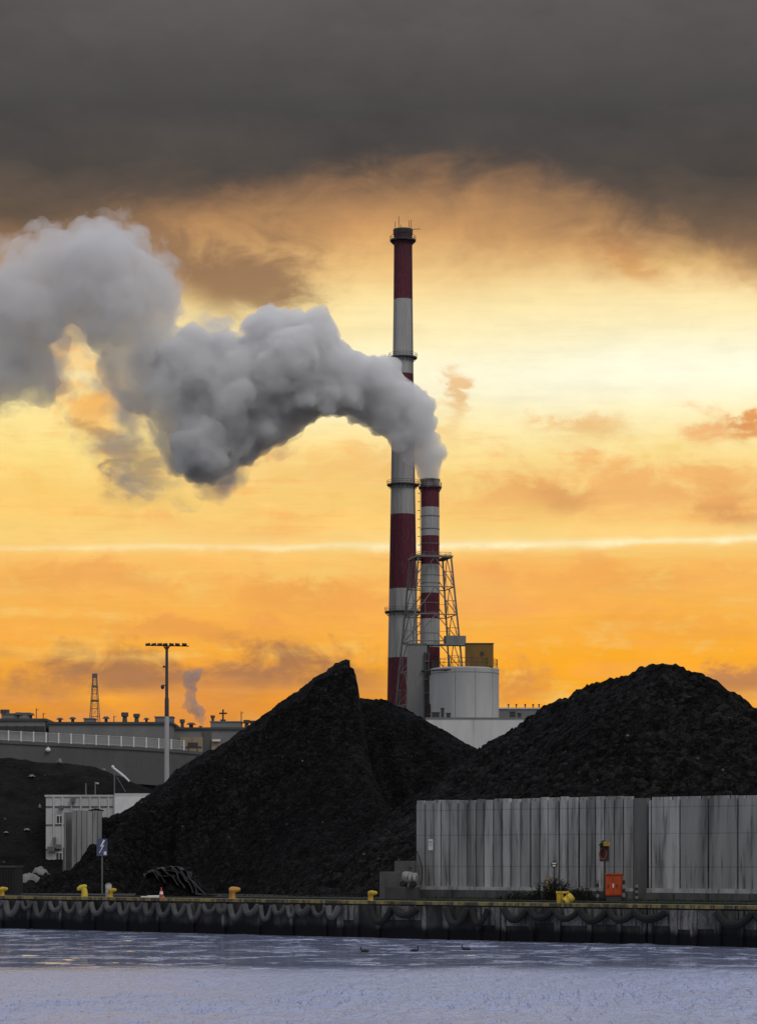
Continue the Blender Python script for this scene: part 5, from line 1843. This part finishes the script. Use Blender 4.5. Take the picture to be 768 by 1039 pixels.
# single small clouds
WX = SX + (n_fin - 0.5) * 90 + (n_med - 0.5) * 60
WY = SY + (n_cum - 0.5) * 60 + (n_fin - 0.5) * 40
for cx, cy, sx_, sy_, tilt, k_, c in (
        (640, 268, 30, 13, 0.45, 0.9, (214, 150, 92)), (560, 250, 60, 12, 0.1, 0.4, (240, 185, 115)), (588, 432, 34, 9, 0.0, 0.6, (234, 170, 96)), (568, 503, 30, 12, 0.1, 0.9, (176, 124, 82)),
        (520, 505, 60, 14, 0.0, 0.35, (236, 172, 98)), (712, 440, 17, 12, 0.1, 0.7, (236, 160, 92)), (757, 440, 20, 9, -0.1, 0.9, (226, 146, 80)), (738, 520, 36, 12, 0.35, 0.8, (200, 134, 82)),
        (640, 498, 170, 22, 0.03, 0.8, (240, 176, 106)), (740, 250, 70, 16, -0.2, 0.6, (255, 228, 140)), (460, 402, 10, 16, 0.2, 0.7, (232, 172, 100)), (448, 430, 20, 12, 0.2, 0.5, (238, 180, 106)), (375, 470, 28, 14, 0.0, 0.5, (240, 186, 112)),
        (100, 400, 45, 30, 0.2, 0.8, (250, 190, 96)), (60, 500, 80, 18, 0.0, 0.5, (252, 196, 100)), (300, 470, 60, 18, 0.05, 0.45, (244, 186, 104)), (330, 610, 90, 12, 0.02, 0.6, (234, 158, 80)), (90, 590, 110, 12, 0.0, 0.55, (232, 160, 84)), (620, 590, 90, 12, 0.0, 0.5, (238, 162, 84)), (200, 640, 80, 12, 0.05, 0.6, (226, 150, 80)),
        (118, 455, 34, 14, 0.35, 0.75, (150, 124, 98)), (150, 492, 26, 14, -0.2, 0.7, (140, 122, 106)), (232, 496, 14, 9, 0.0, 0.7, (170, 130, 92)), (95, 415, 30, 25, 0.3, 0.5, (235, 170, 90)), (70, 350, 22, 20, 0.5, 0.5, (255, 200, 120)),
        (205, 535, 60, 14, 0.1, 0.4, (240, 180, 104)), (520, 700, 34, 14, 0.0, 0.7, (212, 140, 78)), (760, 690, 42, 16, -0.15, 0.9, (186, 128, 84)), (690, 640, 90, 10, 0.0, 0.4, (240, 160, 70)), (480, 610, 60, 20, 0.0, 0.3, (235, 170, 100))):
    msk = gauss(cx, cy, sx_, sy_, tilt, WX, WY)
    msk = (msk * ((n_cum - 0.5) * 2.2 + (n_fin - 0.5) * 1.6 + 0.85)).smooth(0.06, 0.92) * k_
    base = mix(nt, msk, base, c255(*c))
# the bank of brown cloud low on the left
edge = SX.lin(-400, 420, 640, 652)
bank = (SY + (n_cum - 0.5) * -110 + (n_med - 0.5) * -60 - edge).smooth(-4, 26) * SX.smooth(440, 330) * SY.smooth(790, 720)
bank = bank * (n_med * 0.9 + n_str * 0.5).smooth(0.46, 0.76) * SYw.smooth(735, 690).max(0.35)
base = mix(nt, bank * 0.95, base, c255(172, 120, 82))
base = mix(nt, gauss(4, 684, 16, 16, 0.3, WX, WY) * 0.8 + gauss(112, 712, 34, 10, 0.2, WX, WY) * 0.8, base, c255(248, 168, 54))
# one long bright streak
ln = SY - (SX * -0.012 + 559.0) - (n_med - 0.5) * 9 - (n_fin - 0.5) * 5
thick = n_cum.lin(0.3, 0.7, 5.0, 26.0) * SX.lin(0, 500, 0.5, 1.0)
stk = ((ln * ln) / (thick * -1.0)).exp() * SX.lin(-100, 480, 0.25, 1.0) * n_fin.lin(0.35, 0.65, 0.6, 1.0)
halo = ((ln + 6.0) * (ln + 6.0) * (-1 / 160.0)).exp() * SX.lin(-100, 480, 0.1, 0.5)
base = mix(nt, halo, base, c255(254, 222, 146))
base = mix(nt, stk * 0.9, base, c255(255, 243, 194))
tex = (n_fin * 0.35 + n_str * 0.35 + n_tex * 0.3).lin(0.32, 0.68, 0.90, 1.10)
base = mix(nt, 1.0, base, comb(nt, tex, tex, tex), 'MULTIPLY')
# grey ceiling of cloud
bx_ = ramp(nt, SX.lin(-300, 1100), [((x + 300) / 1400, (v / 400, v / 400, v / 400, 1)) for x, v in ((-300, 280), (0, 268), (110, 250), (200, 226), (280, 220), (360, 212), (430, 203), (520, 200), (600, 212), (680, 232), (768, 254), (1100, 290))])
sb = nt.nodes.new('ShaderNodeSeparateColor'); nt.links.new(bx_, sb.inputs[0])
BY = X(nt, sb.outputs[0]) * 400.0
dcl = BY + 26.0 - SY + (n_big - 0.5) * 110 + (n_cum - 0.5) * 60 + (n_fin - 0.5) * 22
ceil_c = ramp(nt, (SY + (n_big - 0.5) * 90 + (n_med - 0.5) * 40).lin(-60, 280), [(0.0, c255(97, 94, 93)), (0.25, c255(90, 87, 86)), (0.5, c255(76, 73, 73)), (0.68, c255(80, 74, 70)), (0.84, c255(104, 87, 73)), (1.0, c255(150, 116, 86))])
dcl = dcl * (SX.smooth(520, 740) * 0.9 + 1.0)
tx2 = (n_big * 0.5 + n_med * 0.35 + n_fin * 0.15).lin(0.32, 0.68, 0.78, 1.2)
ceil_c = mix(nt, 1.0, ceil_c, comb(nt, tx2, tx2, tx2), 'MULTIPLY')
base = mix(nt, dcl.smooth(-100, 10) * 0.6, base, c255(216, 158, 100))
ceil_c = mix(nt, dcl.smooth(78, 4) * 0.75, ceil_c, c255(138, 106, 82))
base = mix(nt, dcl.smooth(-62, 74), base, ceil_c)
blob = (gauss(240, 275, 66, 34, 0.1, WX, WY) * (n_cum * 1.2 + 0.4)).smooth(0.1, 0.85)
base = mix(nt, blob * 0.9, base, c255(146, 112, 84))
blob = (gauss(150, 262, 60, 26, 0.0, WX, WY) * (n_cum * 1.2 + 0.4)).smooth(0.2, 0.8)
base = mix(nt, blob * 0.6, base, c255(150, 116, 86))
# the rest of the dome: broken overcast, clear sky between, lit from the bright side
sky = nt.nodes.new('ShaderNodeTexSky')
sky.sky_type = 'NISHITA'
sky.sun_disc = False
sky.sun_elevation = SUN_EL
sky.sun_rotation = SUN_AZ
sky.air_density = 1.0
sky.dust_density = 2.0
sk = mix(nt, 1.0, sky.outputs[0], (1.0 * STR, 1.0 * STR, 1.0 * STR, 1), 'MULTIPLY')
dome_n = nz(nt, tc.outputs['Generated'], 2.2, 5, 0.6, 0.3)
over = mix(nt, dome_n.smooth(0.35, 0.65), (0.42, 0.42, 0.43, 1), (0.64, 0.64, 0.65, 1))
lav = mix(nt, dome_n.smooth(0.35, 0.65), (0.62, 0.66, 0.88, 1), (0.82, 0.87, 1.08, 1))
dome = mix(nt, dome_n.smooth(0.62, 0.42) * 0.35, over, sk)
up = SY.smooth(-30, -260)
side = az.abs().smooth(0.5, 1.1)
front = mix(nt, up, base, lav)
full = mix(nt, side, front, dome)
fin = mix(nt, 1.0, full, (1 / STR, 1 / STR, 1 / STR, 1), 'MULTIPLY')
nt.links.new(fin, bg.inputs['Color'])

sun = bpy.data.lights.new('sun', 'SUN')
sun.energy = 0.9
sun.angle = math.radians(25)
sun.color = (1.0, 0.97, 0.93)
so = bpy.data.objects.new('sun', sun)
COL.objects.link(so)
d = Vector((math.sin(SUN_AZ) * math.cos(SUN_EL), math.cos(SUN_AZ) * math.cos(SUN_EL), math.sin(SUN_EL)))
so.rotation_euler = d.to_track_quat('Z', 'Y').to_euler()

# ------------------------------------------------------------------ camera and render
cam = bpy.data.cameras.new('camera')
cam.sensor_fit = 'VERTICAL'
cam.sensor_height = 36.0
cam.sensor_width = 36.0 * 768 / 1039
cam.lens = F * 36.0 / 1039
cam.shift_y = (HY - 519.5) / 1039
cam.clip_start = 0.5
cam.clip_end = 20000
co_ = bpy.data.objects.new('camera', cam)
co_.location = (0, 0, EYE)
co_.rotation_euler = (math.radians(90), 0, 0)
COL.objects.link(co_)
scene.camera = co_
scene.view_settings.view_transform = 'Standard'
scene.view_settings.look = 'None'
scene.view_settings.exposure = 0
scene.view_settings.gamma = 1
scene.view_settings.use_curve_mapping = False
cy = scene.cycles
cy.max_bounces = 14
cy.volume_bounces = 10
cy.diffuse_bounces = 3
cy.glossy_bounces = 3
cy.use_denoising = True
